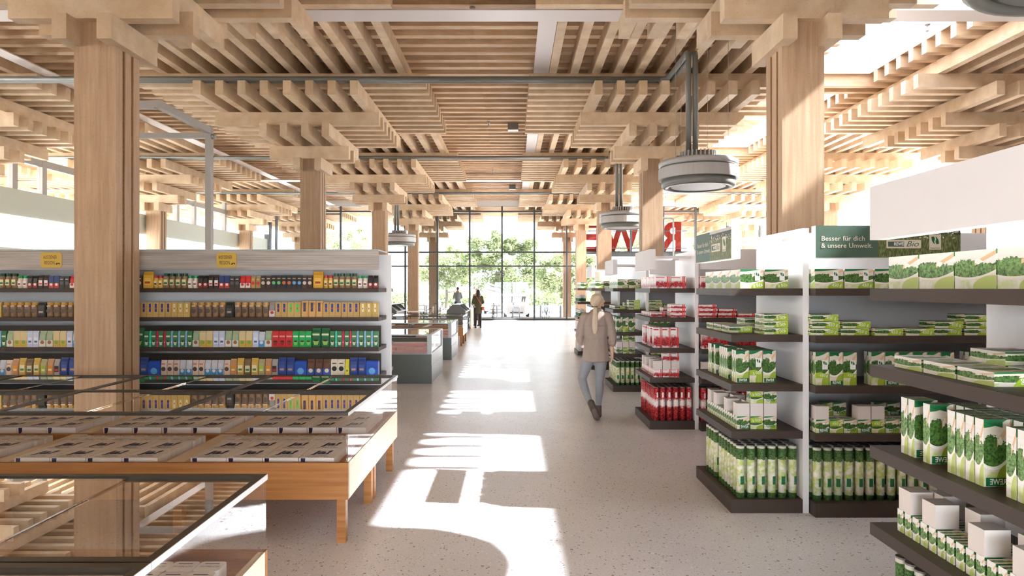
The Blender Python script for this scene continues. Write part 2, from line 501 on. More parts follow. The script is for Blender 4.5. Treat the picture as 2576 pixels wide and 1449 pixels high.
def meadow_mat():
    g = Gr('meadow_print')
    uvv, u, v = g.uv()
    ob = g.coords('Object', (30, 30, 8))
    n1 = g.noise(ob, 4.0, 5, 0.75)
    grass = g.ramp(n1, [(0.34, s2l(48, 58, 30)), (0.52, s2l(104, 114, 62)), (0.68, s2l(164, 164, 110))])
    ob2 = g.coords('Object', (1, 1, 1))
    n2 = g.noise(ob2, 14.0, 4, 0.7)
    trees = g.ramp(n2, [(0.4, s2l(40, 46, 30)), (0.62, s2l(96, 100, 84))])
    sky = g.mix(g.math('GREATER_THAN', v, 0.9), trees, s2l(206, 206, 196))
    col = g.mix(g.math('GREATER_THAN', v, g.math('ADD', 0.66, g.math('MULTIPLY', n2, 0.12))), grass, sky)
    sheep = g.noise(g.coords('Object', (22, 22, 34)), 1.6, 2)
    sm = g.math('MULTIPLY', g.math('GREATER_THAN', sheep, 0.6), g.math('MULTIPLY', g.math('GREATER_THAN', v, 0.6), g.math('LESS_THAN', v, 0.84)))
    col = g.mix(sm, col, s2l(226, 222, 208))
    return g.fin(col, 0.5, 0, 0.4)
M['meadow'] = meadow_mat()
# ------------------------------------------------------------------ the building
CX = [-20.71, -12.71, -4.71, 3.29, 11.29]
CY = [7.735, 15.735, 23.735, 31.735, 39.735]
FACADE = 35.7
ZL = {c: 4.46 + 0.28 * i for i, c in enumerate('ABCDEFGH')}
DECK = 6.70
BW = 0.16
def off(k): return 0.23 + 0.4444 * k

tag(part('floor', MB().box(-24, 16.5, -8, FACADE + 0.15, -0.12, 0), M['floor'], None), 'pale terrazzo floor of the market hall', None, None, 'structure')
def paving_mat():
    g = Gr('paving')
    v = g.coords('Object', (1, 1, 1))
    c = g.ramp(g.noise(v, 0.8, 4), [(0.3, s2l(196, 194, 190)), (0.7, s2l(214, 212, 208))])
    return g.fin(c, 0.8, 0, 0.2)
M['paving'] = paving_mat()
tag(part('ground', MB().box(-90, 90, -60, 130, -0.6, -0.13), M['paving'], None), 'pale paved forecourt outside the glass front', None, None, 'structure')

# roof deck with skylight openings in the bay between the third and fourth column lines
SK0, SK1 = 6.33, 8.25
ceil = tag(link('ceiling', None), 'timber slat ceiling over the whole hall', None, None, 'structure')
dk = MB()
YA, YB = -16.0, 43.9  # deck runs on unseen behind the back wall, extended to shade the ground there
dk.box(-25.0, SK0, YA, YB, DECK, DECK + 0.14)
dk.box(SK1, 16.0, YA, YB, DECK, DECK + 0.14)
rows = [-0.265] + CY
prev = YA
openings = []
for r in rows:
    if r - 0.43 > prev and prev > YA: openings.append((prev, r - 0.43))
    a = max(prev if prev == YA else r - 0.43, YA)
    dk.box(SK0, SK1, a, r + 0.43, DECK, DECK + 0.14)
    prev = r + 0.43
dk.box(SK0, SK1, prev, YB, DECK, DECK + 0.14)
part('roof_deck', dk, M['slat'], ceil)

for i, (a, b) in enumerate(openings):
    w = tag(link('window_%d' % (i + 2), None), 'skylight %s over the right bay with white reveals' % ['above the nearest racks', 'before the second column row', 'before the third column row', 'before the fourth column row', 'above the entrance'][i], None, None, 'structure')
    h0, h1 = DECK + 0.14, DECK + 0.62
    part('reveal', MB().box(SK0 - 0.1, SK0, a, b, h0, h1).box(SK1, SK1 + 0.1, a, b, h0, h1).box(SK0, SK1, a - 0.1, a, h0, h1).box(SK0, SK1, b, b + 0.1, h0, h1), M['reveal'], w)
    part('lining', MB().box(SK0 + 0.001, SK0 + 0.012, a, b, DECK - 0.03, h0 + 0.06).box(SK1 - 0.012, SK1 - 0.001, a, b, DECK - 0.03, h0 + 0.06).box(SK0 + 0.012, SK1 - 0.012, b - 0.012, b - 0.001, DECK - 0.03, h0 + 0.06), M['white'], w)
    n = 2
    for k in range(1, n):
        yy = a + (b - a) * k / n
        pbox('glazing_bar', SK0, SK1, yy - 0.03, yy + 0.03, h1 - 0.1, h1, M['reveal'], w)
    for k in range(n):
        y0, y1 = a + (b - a) * k / n + 0.03, a + (b - a) * (k + 1) / n - 0.03
        pbox('pane', SK0, SK1, y0, y1, h1 - 0.02, h1 - 0.01, M['skypane'], w)

# ceiling slats (the uppermost, X-running layer)
def slat_mesh(x0, x1): return MB().box(x0, x1, -BW / 2, BW / 2, 0, 0.28).mesh('slat', M['slat'])
SLM = {'full': slat_mesh(-4, 4), 'left': slat_mesh(-4, SK0 - 3.29), 'right': slat_mesh(SK1 - 11.29, 4)}
far = MB()
for ri, ry in enumerate(CY):
    for k in range(9):
        for s in (-1, 1):
            y = ry + s * off(k) * (8 / 8.03)
            if y < 9.6: continue
            for cx in CX:
                kind = 'full'
                if k > 0 and cx == 3.29: kind = 'left'
                if k > 0 and cx == 11.29: kind = 'right'
                if ri <= 2 and cx > -20:
                    link('slat', SLM[kind], ceil, (cx, y, ZL['H']))
                else:
                    x0, x1 = {'full': (-4, 4), 'left': (-4, SK0 - 3.29), 'right': (SK1 - 11.29, 4)}[kind]
                    far.box(cx + x0, cx + x1, y - BW / 2, y + BW / 2, ZL['H'], DECK)
fo = part('distant_slats', far, M['slat'], ceil)
fo['kind'] = 'stuff'

# columns with stacked capitals
def beam_mesh(axis, half):
    if axis == 'x': return MB().box(-half, half, -BW / 2, BW / 2, 0, 0.28).mesh('capital_beam', M['beam'])
    return MB().box(-BW / 2, BW / 2, -half, half, 0, 0.28).mesh('capital_beam', M['beam'])
HALF = {'A': 0.475, 'B': 0.918, 'C': 1.385, 'D': 1.795, 'E': 2.53, 'F': 2.94, 'G': 4.0}
NP = {'A': 1, 'B': 1, 'C': 2, 'D': 3, 'E': 4, 'F': 5, 'G': 6}
BM = {l: beam_mesh('y' if l in 'ACEG' else 'x', HALF[l]) for l in HALF}
COLH = ZL['B']
yb = [(-0.235, -0.113), (-0.055, 0.06), (0.115, 0.235)]
board_m = [MB().box(-0.238, 0.238, a, b, 0, COLH).mesh('column_board', M['col']) for a, b in yb]
core_m = [MB().box(-0.224, 0.224, a, b, 0, COLH).mesh('column_core', M['core']) for a, b in ((-0.113, -0.055), (0.06, 0.115))]
rown = ['first', 'second', 'third', 'fourth', 'fifth']
linen = {-20.71: 'beyond the sage clerestory wall', -12.71: 'in the line along the sage wall', -4.71: 'in the line left of the aisle', 3.29: 'in the line right of the aisle', 11.29: 'in the outer line right of the skylights'}
for cx in CX:
    for ri, ry in enumerate(CY):
        lab = '%s timber column from the camera %s, carrying stacked beams' % (rown[ri], linen[cx])
        t = thing('timber_column', lab, 'column', (cx, ry, 0), None, 'timber columns on the eight metre grid')
        for m_ in board_m: link('column_board', m_, t)
        for m_ in core_m: link('column_core', m_, t)
        for l in 'ABCDEFG':
            for k in range(NP[l]):
                o_ = 0.245 if l in 'AB' else off(k)
                for s in (-1, 1):
                    link('capital_beam', BM[l], t, (s * o_, 0, ZL[l]) if l in 'ACEG' else (0, s * o_, ZL[l]))

# pale service strips under the ceiling
def strip(name, x0, x1, y0, y1, z, lab):
    o = pbox(name, x0, x1, y0, y1, z, z + 0.025, M['strip'])
    tag(o, lab, 'ceiling panel', 'pale service strips under the slats')
strip('service_strip', -16, 15, 10.47, 10.92, 6.112, 'pale metal strip crossing the ceiling, nearest to the camera')
strip('service_strip', -16, 15, 27.0, 27.45, 6.112, 'pale metal strip crossing the ceiling near the glass front')
strip('service_strip', 0.44, 0.75, 3.0, 35.4, 6.145, 'pale metal strip running along the aisle ceiling to the glass front')
strip('service_strip', -9.75, -9.44, 3.0, 35.4, 6.145, 'pale metal strip running along the ceiling near the sage wall')

# small ceiling devices
def sprinkler(x, y, lab, stem=0.0):
    o = part('sprinkler', MB().lathe([(0.012, -0.16), (0.03, -0.15), (0.03, -0.135), (0.016, -0.12), (0.016, -0.05), (0.045, -0.045), (0.05, 0)] + ([(0.014, 0.002), (0.014, stem)] if stem else []), 12), M['steel'], None, (x, y, ZL['H']))
    tag(o, lab, 'sprinkler', 'ceiling sprinklers')
sprinkler(-0.66, 11.1, 'small grey sprinkler hanging by the nearest service strip')
sprinkler(-0.66, 18.7, 'small grey sprinkler hanging left of the grey detector box')
sprinkler(-0.75, 26.3, 'small grey sprinkler over the far aisle')
sprinkler(7.34, 11.735, 'small grey sprinkler under the skylight at the right', 0.82)
for (x, y, lab) in ((0.03, 18.9, 'grey detector box hanging over the middle of the aisle'), (0.02, 30.2, 'grey detector box hanging far down the aisle')):
    d = thing('detector_box', lab, 'detector', (x, y, ZL['H']), None, 'detector boxes')
    part('housing', MB().box(-0.15, 0.15, -0.12, 0.12, -0.2, -0.02), M['duct'], d)
    part('bottom_plate', MB().box(-0.14, 0.14, -0.11, 0.11, -0.21, -0.2), M['strip'], d)
    part('mounting_stem', MB().box(-0.03, 0.03, -0.03, 0.03, -0.02, 0.0), M['steel'], d)

# heating pipes along the rows and the round pendant air units
def pipe_run(y, x0, x1, lab):
    t = thing('pipe_run', lab, 'pipe', (0, 0, 0), None, 'twin grey pipes along the column rows')
    for dy in (0.0, -0.12):
        part('pipe', MB().tube([(x0, y + dy, 5.918), (x1, y + dy, 5.918)], 0.05, 12), M['duct'], t)
pipe_run(13.42, -16, 2.96, 'twin grey pipes crossing the hall before the second column row')
pipe_run(21.42, -16, 2.96, 'twin grey pipes crossing the hall before the third column row')
pipe_run(29.42, -16, 11.0, 'twin grey pipes crossing the hall before the fourth column row')

def pendant(x, y, lab, withpipe=True):
    t = thing('pendant_air_unit', lab, 'ceiling unit', (x, y, 3.5), None, 'round grey pendant air units')
    part('base_drum', MB().lathe([(0.52, 0.035), (0.52, 0.0), (0.60, 0.0), (0.635, 0.03), (0.635, 0.15)], 48), M['duct'], t)
    part('bottom_disc', MB().lathe([(0.47, 0.012), (0.47, 0.03), (0.0, 0.03)], 48), M['duct'], t)
    part('middle_band', MB().lathe([(0.60, 0.14), (0.685, 0.14), (0.685, 0.33), (0.60, 0.33)], 48, smooth=False), M['steel'], t)
    part('neck', MB().lathe([(0.63, 0.33), (0.63, 0.37)], 40), M['duct'], t)
    part('top_plate', MB().lathe([(0.6, 0.36), (0.68, 0.365), (0.685, 0.44), (0.66, 0.46), (0.3, 0.48)], 48), M['steel'], t)
    part('motor_housing', MB().lathe([(0.27, 0.46), (0.27, 0.62)], 30).box(-0.42, -0.05, -0.2, 0.05, 0.46, 0.53), M['duct'], t)
    fins = MB()
    for k in range(26):
        a = 2 * PI * k / 26
        c_, s_ = math.cos(a), math.sin(a)
        p = [(0.27, -0.012), (0.31, -0.012), (0.31, 0.012), (0.27, 0.012)]
        fins.prism([(c_ * q[0] - s_ * q[1], s_ * q[0] + c_ * q[1]) for q in p], 'z', 0.5, 0.63)
    part('cooling_fins', fins, M['steel'], t)
    for sx, sy in ((-0.47, -0.3), (-0.2, 0.4), (0.5, -0.1), (0.3, 0.45)):
        part('wire', MB().tube([(sx, sy, 0.45), (sx, sy, 2.92)], 0.004, 5), M['steel'], t)
    if withpipe:
        for k, dx in enumerate((-0.17, -0.05)):
            zt = 2.418
            yb_ = (1.685 - 0.12 * (1 - k))
            pts = [(dx, 0, 0.6), (dx, 0, zt - 0.10), (dx, 0.03, zt - 0.03), (dx, 0.10, zt), (dx, yb_ - 0.08, zt), (dx - 0.03, yb_ - 0.02, zt), (dx - 0.09, yb_, zt), (-0.33, yb_, zt)]
            part('supply_pipe', MB().tube(pts, 0.05, 12), M['duct'], t)
pendant(3.29, 11.735, 'large round grey air unit hanging beside the nearest right column')
pendant(3.29, 19.735, 'round grey air unit hanging before the red sign letters')
pendant(-4.71, 27.735, 'small-looking round grey air unit hanging left of the aisle far back')
pendant(3.29, 3.735, 'round air unit cut by the top right corner', False)

# ------------------------------------------------------------------ glass front
def facade():
    w = tag(link('window_1', None), 'tall glass front at the end of the aisle with dark frames', None, None, 'structure')
    S = 1.733
    xs = [-0.535 + S * k for k in range(-7, 10)]
    xs = [-13.0] + [x for x in xs if -12.9 < x < 15.2] + [15.25]
    hs = [0.0, 2.86, 3.61, 5.79, 6.1]
    for x in xs:
        pbox('mullion', x - 0.045, x + 0.045, FACADE - 0.1, FACADE + 0.1, 0, 6.12, M['mullion'], w)
    for h in hs:
        t_ = 0.05 if h not in (0.0,) else 0.06
        pbox('transom', -13.0, 15.25, FACADE - 0.08, FACADE + 0.08, h, h + 2 * t_ - 0.02, M['mullion'], w)
    for i in range(len(xs) - 1):
        a, b = xs[i] + 0.045, xs[i + 1] - 0.045
        for j in range(len(hs) - 1):
            if a > 4.2 and j < 2: continue
            pbox('pane', a, b, FACADE - 0.006, FACADE + 0.006, hs[j] + 0.08, hs[j + 1], M['pane'], w)
    pbox('head_beam', -13.0, 15.25, FACADE - 0.12, FACADE + 0.12, 6.12, 6.42, M['wallgrey'], w)
facade()
tag(pbox('wall_front', 4.5, 15.2, FACADE - 0.2, FACADE - 0.11, 0, 3.42, M['wallgrey']), 'light grey infill wall below the red sign letters', None, None, 'structure')
tag(pbox('trim_1', 4.5, 15.2, FACADE - 0.24, FACADE - 0.1, 3.42, 3.62, M['mullion']), 'dark grey capping of the infill wall', None, None, 'structure')

# sage wall on the left with luminous fascia and clerestory
WX = -13.03
wl = tag(link('wall_left', None), 'sage green wall with a white luminous fascia and clerestory windows', None, None, 'structure')
pbox('wall_base', WX - 0.2, WX, -6, FACADE - 0.1, 0, 2.79, M['wallgreen'], wl)
pbox('fascia', WX - 0.2, WX + 0.012, -6, FACADE - 0.1, 2.80, 3.62, M['glow'], wl)
pbox('upper_band', WX - 0.2, WX, -6, FACADE - 0.1, 3.63, 4.33, M['wallgreen'], wl)
pbox('top_rail', WX - 0.12, WX, -6, FACADE - 0.1, 5.08, 5.28, M['steel'], wl)
py = [-4, -1, 2, 5, 8, 11, 14, 17.4, 18.5, 21.0, 23.8, 25.9, 27.3, 30.2, 32.9]
for y in py:
    pbox('window_post', WX - 0.14, WX + 0.01, y - 0.09, y + 0.09, 4.33, 6.14, M['steel'], wl)
for a, b in zip(py, py[1:] + [FACADE - 0.1]):
    pbox('pane', WX - 0.07, WX - 0.06, a + 0.09, b - 0.09, 4.33, 5.08, M['clear'], wl)
    pbox('pane', WX - 0.07, WX - 0.06, a + 0.09, b - 0.09, 5.28, 6.14, M['clear'], wl)
pbox('end_post', WX - 0.2, WX + 0.05, FACADE - 0.3, FACADE - 0.1, 0, 4.6, M['mullion'], wl)

wb = tag(link('wall_back', None), 'wall behind the camera with a glazed opening added for fill light', None, None, 'structure')
pbox('upper_wall', -24, 16, -4.6, -4.4, 2.4, 6.7, M['wallgrey'], wb)
pbox('side_wall', -24, -2.0, -4.6, -4.4, 0, 2.4, M['wallgrey'], wb)
pbox('side_wall', 4.0, 16, -4.6, -4.4, 0, 2.4, M['wallgrey'], wb)
for k in range(4):  # glazed opening added behind the camera to let in fill light
    pbox('window_post', -2.05 + 2.0 * k, -1.95 + 2.0 * k, -4.58, -4.42, 0, 2.4, M['mullion'], wb)
for k in range(3):
    pbox('pane', -1.95 + 2.0 * k, -0.05 + 2.0 * k, -4.51, -4.5, 0, 2.4, M['clear'], wb)
# right side wall with clerestory
wr = tag(link('wall_right', None), 'light grey side wall far right with clerestory windows', None, None, 'structure')
pbox('wall_base', 15.2, 15.4, -4.4, FACADE - 0.1, 0, 3.62, M['wallgrey'], wr)
pbox('upper_wall', 15.2, 15.4, -4.4, 18.9, 3.62, 6.42, M['wallgrey'], wr)
yy = 19.0
while yy < FACADE - 0.5:
    pbox('window_post', 15.2, 15.34, yy - 0.06, yy + 0.06, 3.62, 6.42, M['steel'], wr)
    nx = min(yy + 2.645, FACADE - 0.1)
    pbox('pane', 15.26, 15.272, yy + 0.06, nx - 0.06, 3.62, 6.4, M['clear'], wr)
    yy = nx

# grey steel frame behind the left rack
def steel_frame():
    t = thing('steel_frame', 'grey square tube frame rising behind the long left rack', 'frame', (-5.70, 12.5, 0))
    Z0 = 4.75
    pbox('post', -0.055, 0.055, -0.055, 0.055, 0, Z0 + 0.02, M['steel'], t)
    pbox('cross_beam', -1.6, -0.055, -0.05, 0.05, Z0 - 0.2, Z0 - 0.11, M['steel'], t)
    pbox('side_beam', -0.05, 0.05, -1.85, -0.055, Z0 - 0.12, Z0, M['steel'], t)
    pbox('cross_beam', -0.95, -0.05, -1.85, -1.74, Z0 - 0.13, Z0 - 0.01, M['steel'], t)
    part('hanger_rod', MB().tube([(-0.85, -1.79, Z0 - 0.05), (-0.85, -1.79, 6.14)], 0.02, 8), M['steel'], t)
    part('joint_bolt', MB().lathe([(0.05, 0), (0.05, 0.05), (0.03, 0.07)], 14, axis='x'), M['steel'], t, (0.055, 0, Z0 - 0.17))
steel_frame()
# ------------------------------------------------------------------ right hand racks
SHELF_Z = [1.727, 1.37, 0.99, 0.628]
EX0, EX1, EPX = 1.685, 2.234, 2.281       # end rack: shelf front, panel faces
RC = [2.641, 5.585, 8.60, 11.55, 14.52, 17.5]

def logo_leaf(mat, s=1.0):
    """two wave shaped leaves in a square"""
    a = []; b = []
    n = 8
    L = [(-.36, .30), (-.30, -.05), (-.12, -.30), (-.02, -.34), (-.10, -.12), (-.02, .10), (-.06, .26), (-.16, .36)]
    R = [(-x, -z) for x, z in L]
    return [poly_me([(x * s, z * s) for x, z in L], mat), poly_me([(x * s, z * s) for x, z in R], mat)]

def slogan_print(wid, hgt):
    """lettering and logos of the green slogan board; x from 0..wid, z 0..hgt"""
    it = []
    k = hgt / 0.245
    g_w = wid * 0.43
    it.append((text_mb('Besser für dich', 0.052 * k, M['cream'], bold=0.0, align='LEFT', width=0.325 * k), (0.04 * k, 0, hgt * 0.60)))
    it.append((text_mb('& unsere Umwelt.', 0.052 * k, M['cream'], bold=0.0, align='LEFT', width=0.385 * k), (0.04 * k, 0, hgt * 0.38)))
    return it, g_w

def header_board(parent, wid, hgt, printed):
    """a board with its front at y=0, x from 0..wid, z from 0..hgt"""
    board = part('sign_board', MB().box(0, wid, 0.0, 0.07, 0, hgt), M['whiteboard'], parent)
    if printed:
        it, gw = slogan_print(wid, hgt)
        part('green_print', MB().box(0.0, gw, -0.002, 0, 0.004, hgt), M['signgreen'], board)
        part('meadow_print', MB().box(gw, wid, -0.002, 0, 0.004, hgt), M['meadow'], board)
        link('slogan', join_meshes('slogan', [(m_, (o[0], -0.003, o[2])) for m_, o in it]), board)
        # brand plate: dark block with capitals and the script word
        x0 = gw + 0.10 * (wid - gw)
        pw, ph = 0.42 * (wid - gw), 0.26 * hgt
        z0 = hgt * 0.30
        items = [(poly_me(rrect(pw, ph, 0.008), M['cream'], -0.003), (x0 + pw / 2, 0, z0 + ph / 2)),
                 (quad_me(0, pw * 0.46, 0, ph * 0.6, M['signgreen'], -0.0036), (x0 + pw * 0.05, 0, z0 + ph * 0.2)),
                 (text_mb('REWE', ph * 0.5, M['inkwhite'], bold=0.001, width=pw * 0.28), (x0 + pw * 0.36, -0.0042, z0 + ph * 0.5)),
                 (text_mb('Bio', ph * 0.95, M['signgreen'], shear=0.35, width=pw * 0.36), (x0 + pw * 0.74, -0.0042, z0 + ph * 0.5))]
        link('brand_plate', join_meshes('brand_plate', items), board)
        s = 0.42 * hgt
        x1 = x0 + pw + 0.10 * (wid - gw)
        zz = z0 - 0.01
        items = [(quad_me(0, s * 0.86, 0, s * 1.12, M['cream'], -0.003), (x1, 0, zz))]
        items += [(m_, (x1 + s * 0.43, -0.0036, zz + s * 0.68)) for m_ in logo_leaf(M['darkgreen'], s * 0.8)]
        items += [(text_mb('Naturland', s * 0.17, M['ink'], width=s * 0.7), (x1 + s * 0.43, -0.0036, zz + s * 0.12))]
        link('quality_mark', join_meshes('quality_mark', items), board)
    return board

END_LAB = ['white end rack with umber shelves at the right frame edge, nearest to the camera',
           'white end rack with umber shelves under the green slogan board facing the aisle',
           'white end rack with umber shelves stocked with red packs',
           'white end rack with umber shelves of green packs just beyond the red ones',
           'white end rack with blank board, fifth along the aisle',
           'wood-backed end rack of bottles, last along the aisle']
MAIN_LAB = ['long white rack behind the nearest end rack at the right frame edge',
            'long white rack with the wide green slogan board facing the camera',
            'long white rack with red packs behind the slogan rack',
            'long white rack with green packs, fourth from the camera',
            'long white rack, fifth from the camera on the right',
            'long white rack, farthest from the camera on the right']
for i, c in enumerate(RC):
    woodback = (i == 5)
    e = thing('end_rack', END_LAB[i], 'shelf rack', (0, c, 0), None, 'end racks along the right side of the aisle')
    pm = M['table_lit'] if woodback else M['white']
    pbox('side_panel', EX1, EPX, -0.485, 0.485, 0.0, 2.19, pm, e)
    for z in SHELF_Z:
        pbox('shelf', EX0, EX1, -0.485, 0.485, z - 0.055, z, M['shelf'], e)
    pbox('base', EX0, EX1, -0.485, 0.485, 0, 0.105, M['shelf'], e)
    if i < 5:
        hb = header_board(e, 0.97, 0.25, i == 1)
        hb.location = (EX0, 0.485, 1.955); hb.rotation_euler = (0, 0, -PI / 2)
        for yb_ in (-0.3, 0.3):
            pbox('board_arm', EX0 + 0.07, EX1, yb_ - 0.012, yb_ + 0.012, 2.10, 2.13, M['whiteboard'], e)
    m_ = thing('long_rack', MAIN_LAB[i], 'shelf rack', (0, c, 0), None, 'long racks right of the aisle')
    XR = 7.6
    x0 = EPX + 0.006
    pbox('back_panel', x0, XR, -0.02, 0.02, 0.105, 2.19, M['white'], m_)
    for z in SHELF_Z:
        for s in (-1, 1):
            a, b = (-0.585, -0.02) if s < 0 else (0.02, 0.585)
            # keep clear of the timber column that stands between two racks
            pbox('shelf', x0, XR, a, b, z - 0.055, z, M['shelf'], m_)
    pbox('base', x0, XR, -0.585, 0.585, 0, 0.105, M['shelf'], m_)
    if i in (1, 2, 3):
        hb = header_board(m_, 1.09, 0.245, i == 1)
        hb.location = (x0, -0.585, 1.955)
        for xb in (0.25, 0.85):
            pbox('board_arm', x0 + xb, x0 + xb + 0.024, -0.515, -0.02, 2.10, 2.13, M['whiteboard'], m_)

# ---- product meshes
def box_me(w, d, h, name, front, side):
    return bxm(w, d, h, name, [front, side], mats=[0, 1, 0, 1, 1, 1])
def tube_me(name, mat, r=0.031, h=0.40):
    return MB().lathe([(r, 0), (r, h)], 14, mats=[0]).mesh(name, [mat])
def tube_lid_me(r=0.031): return MB().lathe([(r * 1.02, 0), (r * 1.02, 0.008), (r * 0.8, 0.006)], 14, smooth=False).mesh('tube_lid', [M['lid']])
LIDM = tube_lid_me()
P = {}
for v, f, s, tb in (('g', 'herb', 'herbside', 'tube_g'), ('r', 'berry', 'berryside', 'tube_r')):
    P[v, 'land'] = box_me(0.18, 0.225, 0.147, 'food_box', M[f], M[s])
    P[v, 'wide'] = box_me(0.215, 0.12, 0.147, 'food_box', M[f], M[s])
    P[v, 'flat'] = box_me(0.215, 0.20, 0.052, 'flat_food_box', M[f], M[f])
    P[v, 'flate'] = box_me(0.18, 0.20, 0.052, 'flat_food_box', M[f], M[s])
    P[v, 'up'] = box_me(0.1, 0.046, 0.25, 'upright_food_box', M[f], M[s])
    P[v, 'small'] = box_me(0.098, 0.044, 0.10, 'small_food_box', M[f], M[s])
    P[v, 'tube'] = tube_me('food_tube', M[tb])
WB = bxm(0.098, 0.09, 0.10, 'blank_box', [M['offwhite']])
# printed lettering sheets in front of a box face (x centred, z from the bottom)
def sheet(items, dy): return join_meshes('print', [(m_, (o[0], dy + o[1], o[2])) for m_, o in items])
PR = {}
for mir in (False, True):
    sg = -1 if mir else 1
    t450 = lambda s: text_mb('450 g', s, M['inkwhite'], shear=0.15, mirror=mir)
    # wide / landscape box
    for key, w, d in (('wide', 0.215, 0.12), ('land', 0.18, 0.225)):
        it = [(t450(0.034), (w * 0.27, 0, 0.024)), (quad_me(-0.02, 0.02, -0.035, 0.035, M['inkwhite']), (w * 0.24, 0.0003, 0.095))]
        it += [(m_, (w * 0.24, -0.0003, 0.108)) for m_ in logo_leaf(M['darkgreen'], 0.04)]
        PR[key, mir] = sheet(it, -d / 2 - 0.0012)
    for key, w, d in (('flat', 0.215, 0.20), ('flate', 0.18, 0.20)):
        PR[key, mir] = sheet([(poly_me([(-0.06, -0.025), (0.055, -0.025), (0.055, 0.022), (0.0, 0.02), (-0.04, 0.0)], M['lime']), (w * 0.22, 0, 0.027)), (t450(0.034), (w * 0.24, -0.0004, 0.025))], -d / 2 - 0.001)
    PR['up', mir] = sheet([(quad_me(-0.042, 0.05, -0.016, 0.016, M['darkgreen']), (0, 0, 0.018)),
                           (text_mb('REWE', 0.03, M['inkwhite'], bold=0.0006, mirror=mir, width=0.062), (0.004, -0.0004, 0.018)),
                           (poly_me([(-0.05, 0), (0.02, 0), (0.02, -0.03), (-0.05, -0.012)], M['darkgreen']), (0, 0, 0.25))], -0.023 - 0.001)
    PR['up2', mir] = sheet([(quad_me(-0.018, 0.024, -0.035, 0.035, M['inkwhite']), (0.018, 0.0003, 0.155))] +
                           [(m_, (0.02, -0.0003, 0.168)) for m_ in logo_leaf(M['darkgreen'], 0.04)] + [(t450(0.03), (0.01, 0, 0.075)), (poly_me([(-0.05, -0.02), (0.05, -0.02), (0.03, 0.012), (-0.01, 0.024), (-0.05, 0.02)], M['lime']), (0, 0.0003, 0.075))], -0.023 - 0.0012)
    PR['small0', mir] = sheet([(quad_me(-0.026, 0.049, -0.016, 0.016, M['darkgreen']), (0, 0, 0.018)), (text_mb('REWE', 0.03, M['inkwhite'], bold=0.0006, mirror=mir, width=0.058), (0.01, -0.0004, 0.018))], -0.022 - 0.001)
    PR['small1', mir] = sheet([(poly_me([(-0.049, -0.02), (0.049, -0.02), (0.03, 0.014), (0.0, 0.024), (-0.049, 0.018)], M['lime']), (0, 0.0003, 0.07)), (t450(0.03), (0.0, 0, 0.07))], -0.022 - 0.0012)
    PR['small2', mir] = sheet([(text_mb('Bio', 0.05, M['darkgreen'], shear=0.35, mirror=mir), (0.005, 0, 0.03))], -0.022 - 0.001)

RK = ['nearest end rack', 'slogan end rack', 'red end rack', 'fourth end rack', 'fifth end rack', 'wood-backed rack']
MK = ['', 'slogan long rack', 'red long rack', 'fourth long rack', '', '']
SHN = ['top shelf', 'second shelf', 'third shelf', 'fourth shelf']
COLN = {'g': 'green', 'r': 'red'}
def prod(me, name, lab, cat, loc, grp, pr=None, rot=None, lid=None):
    o = link(name, me, None, loc, rot)
    tag(o, lab, cat, grp)
    if pr is not None: link('print', pr, o)
    if lid is not None: link('lid', LIDM, o, (0, 0, lid))
    return o

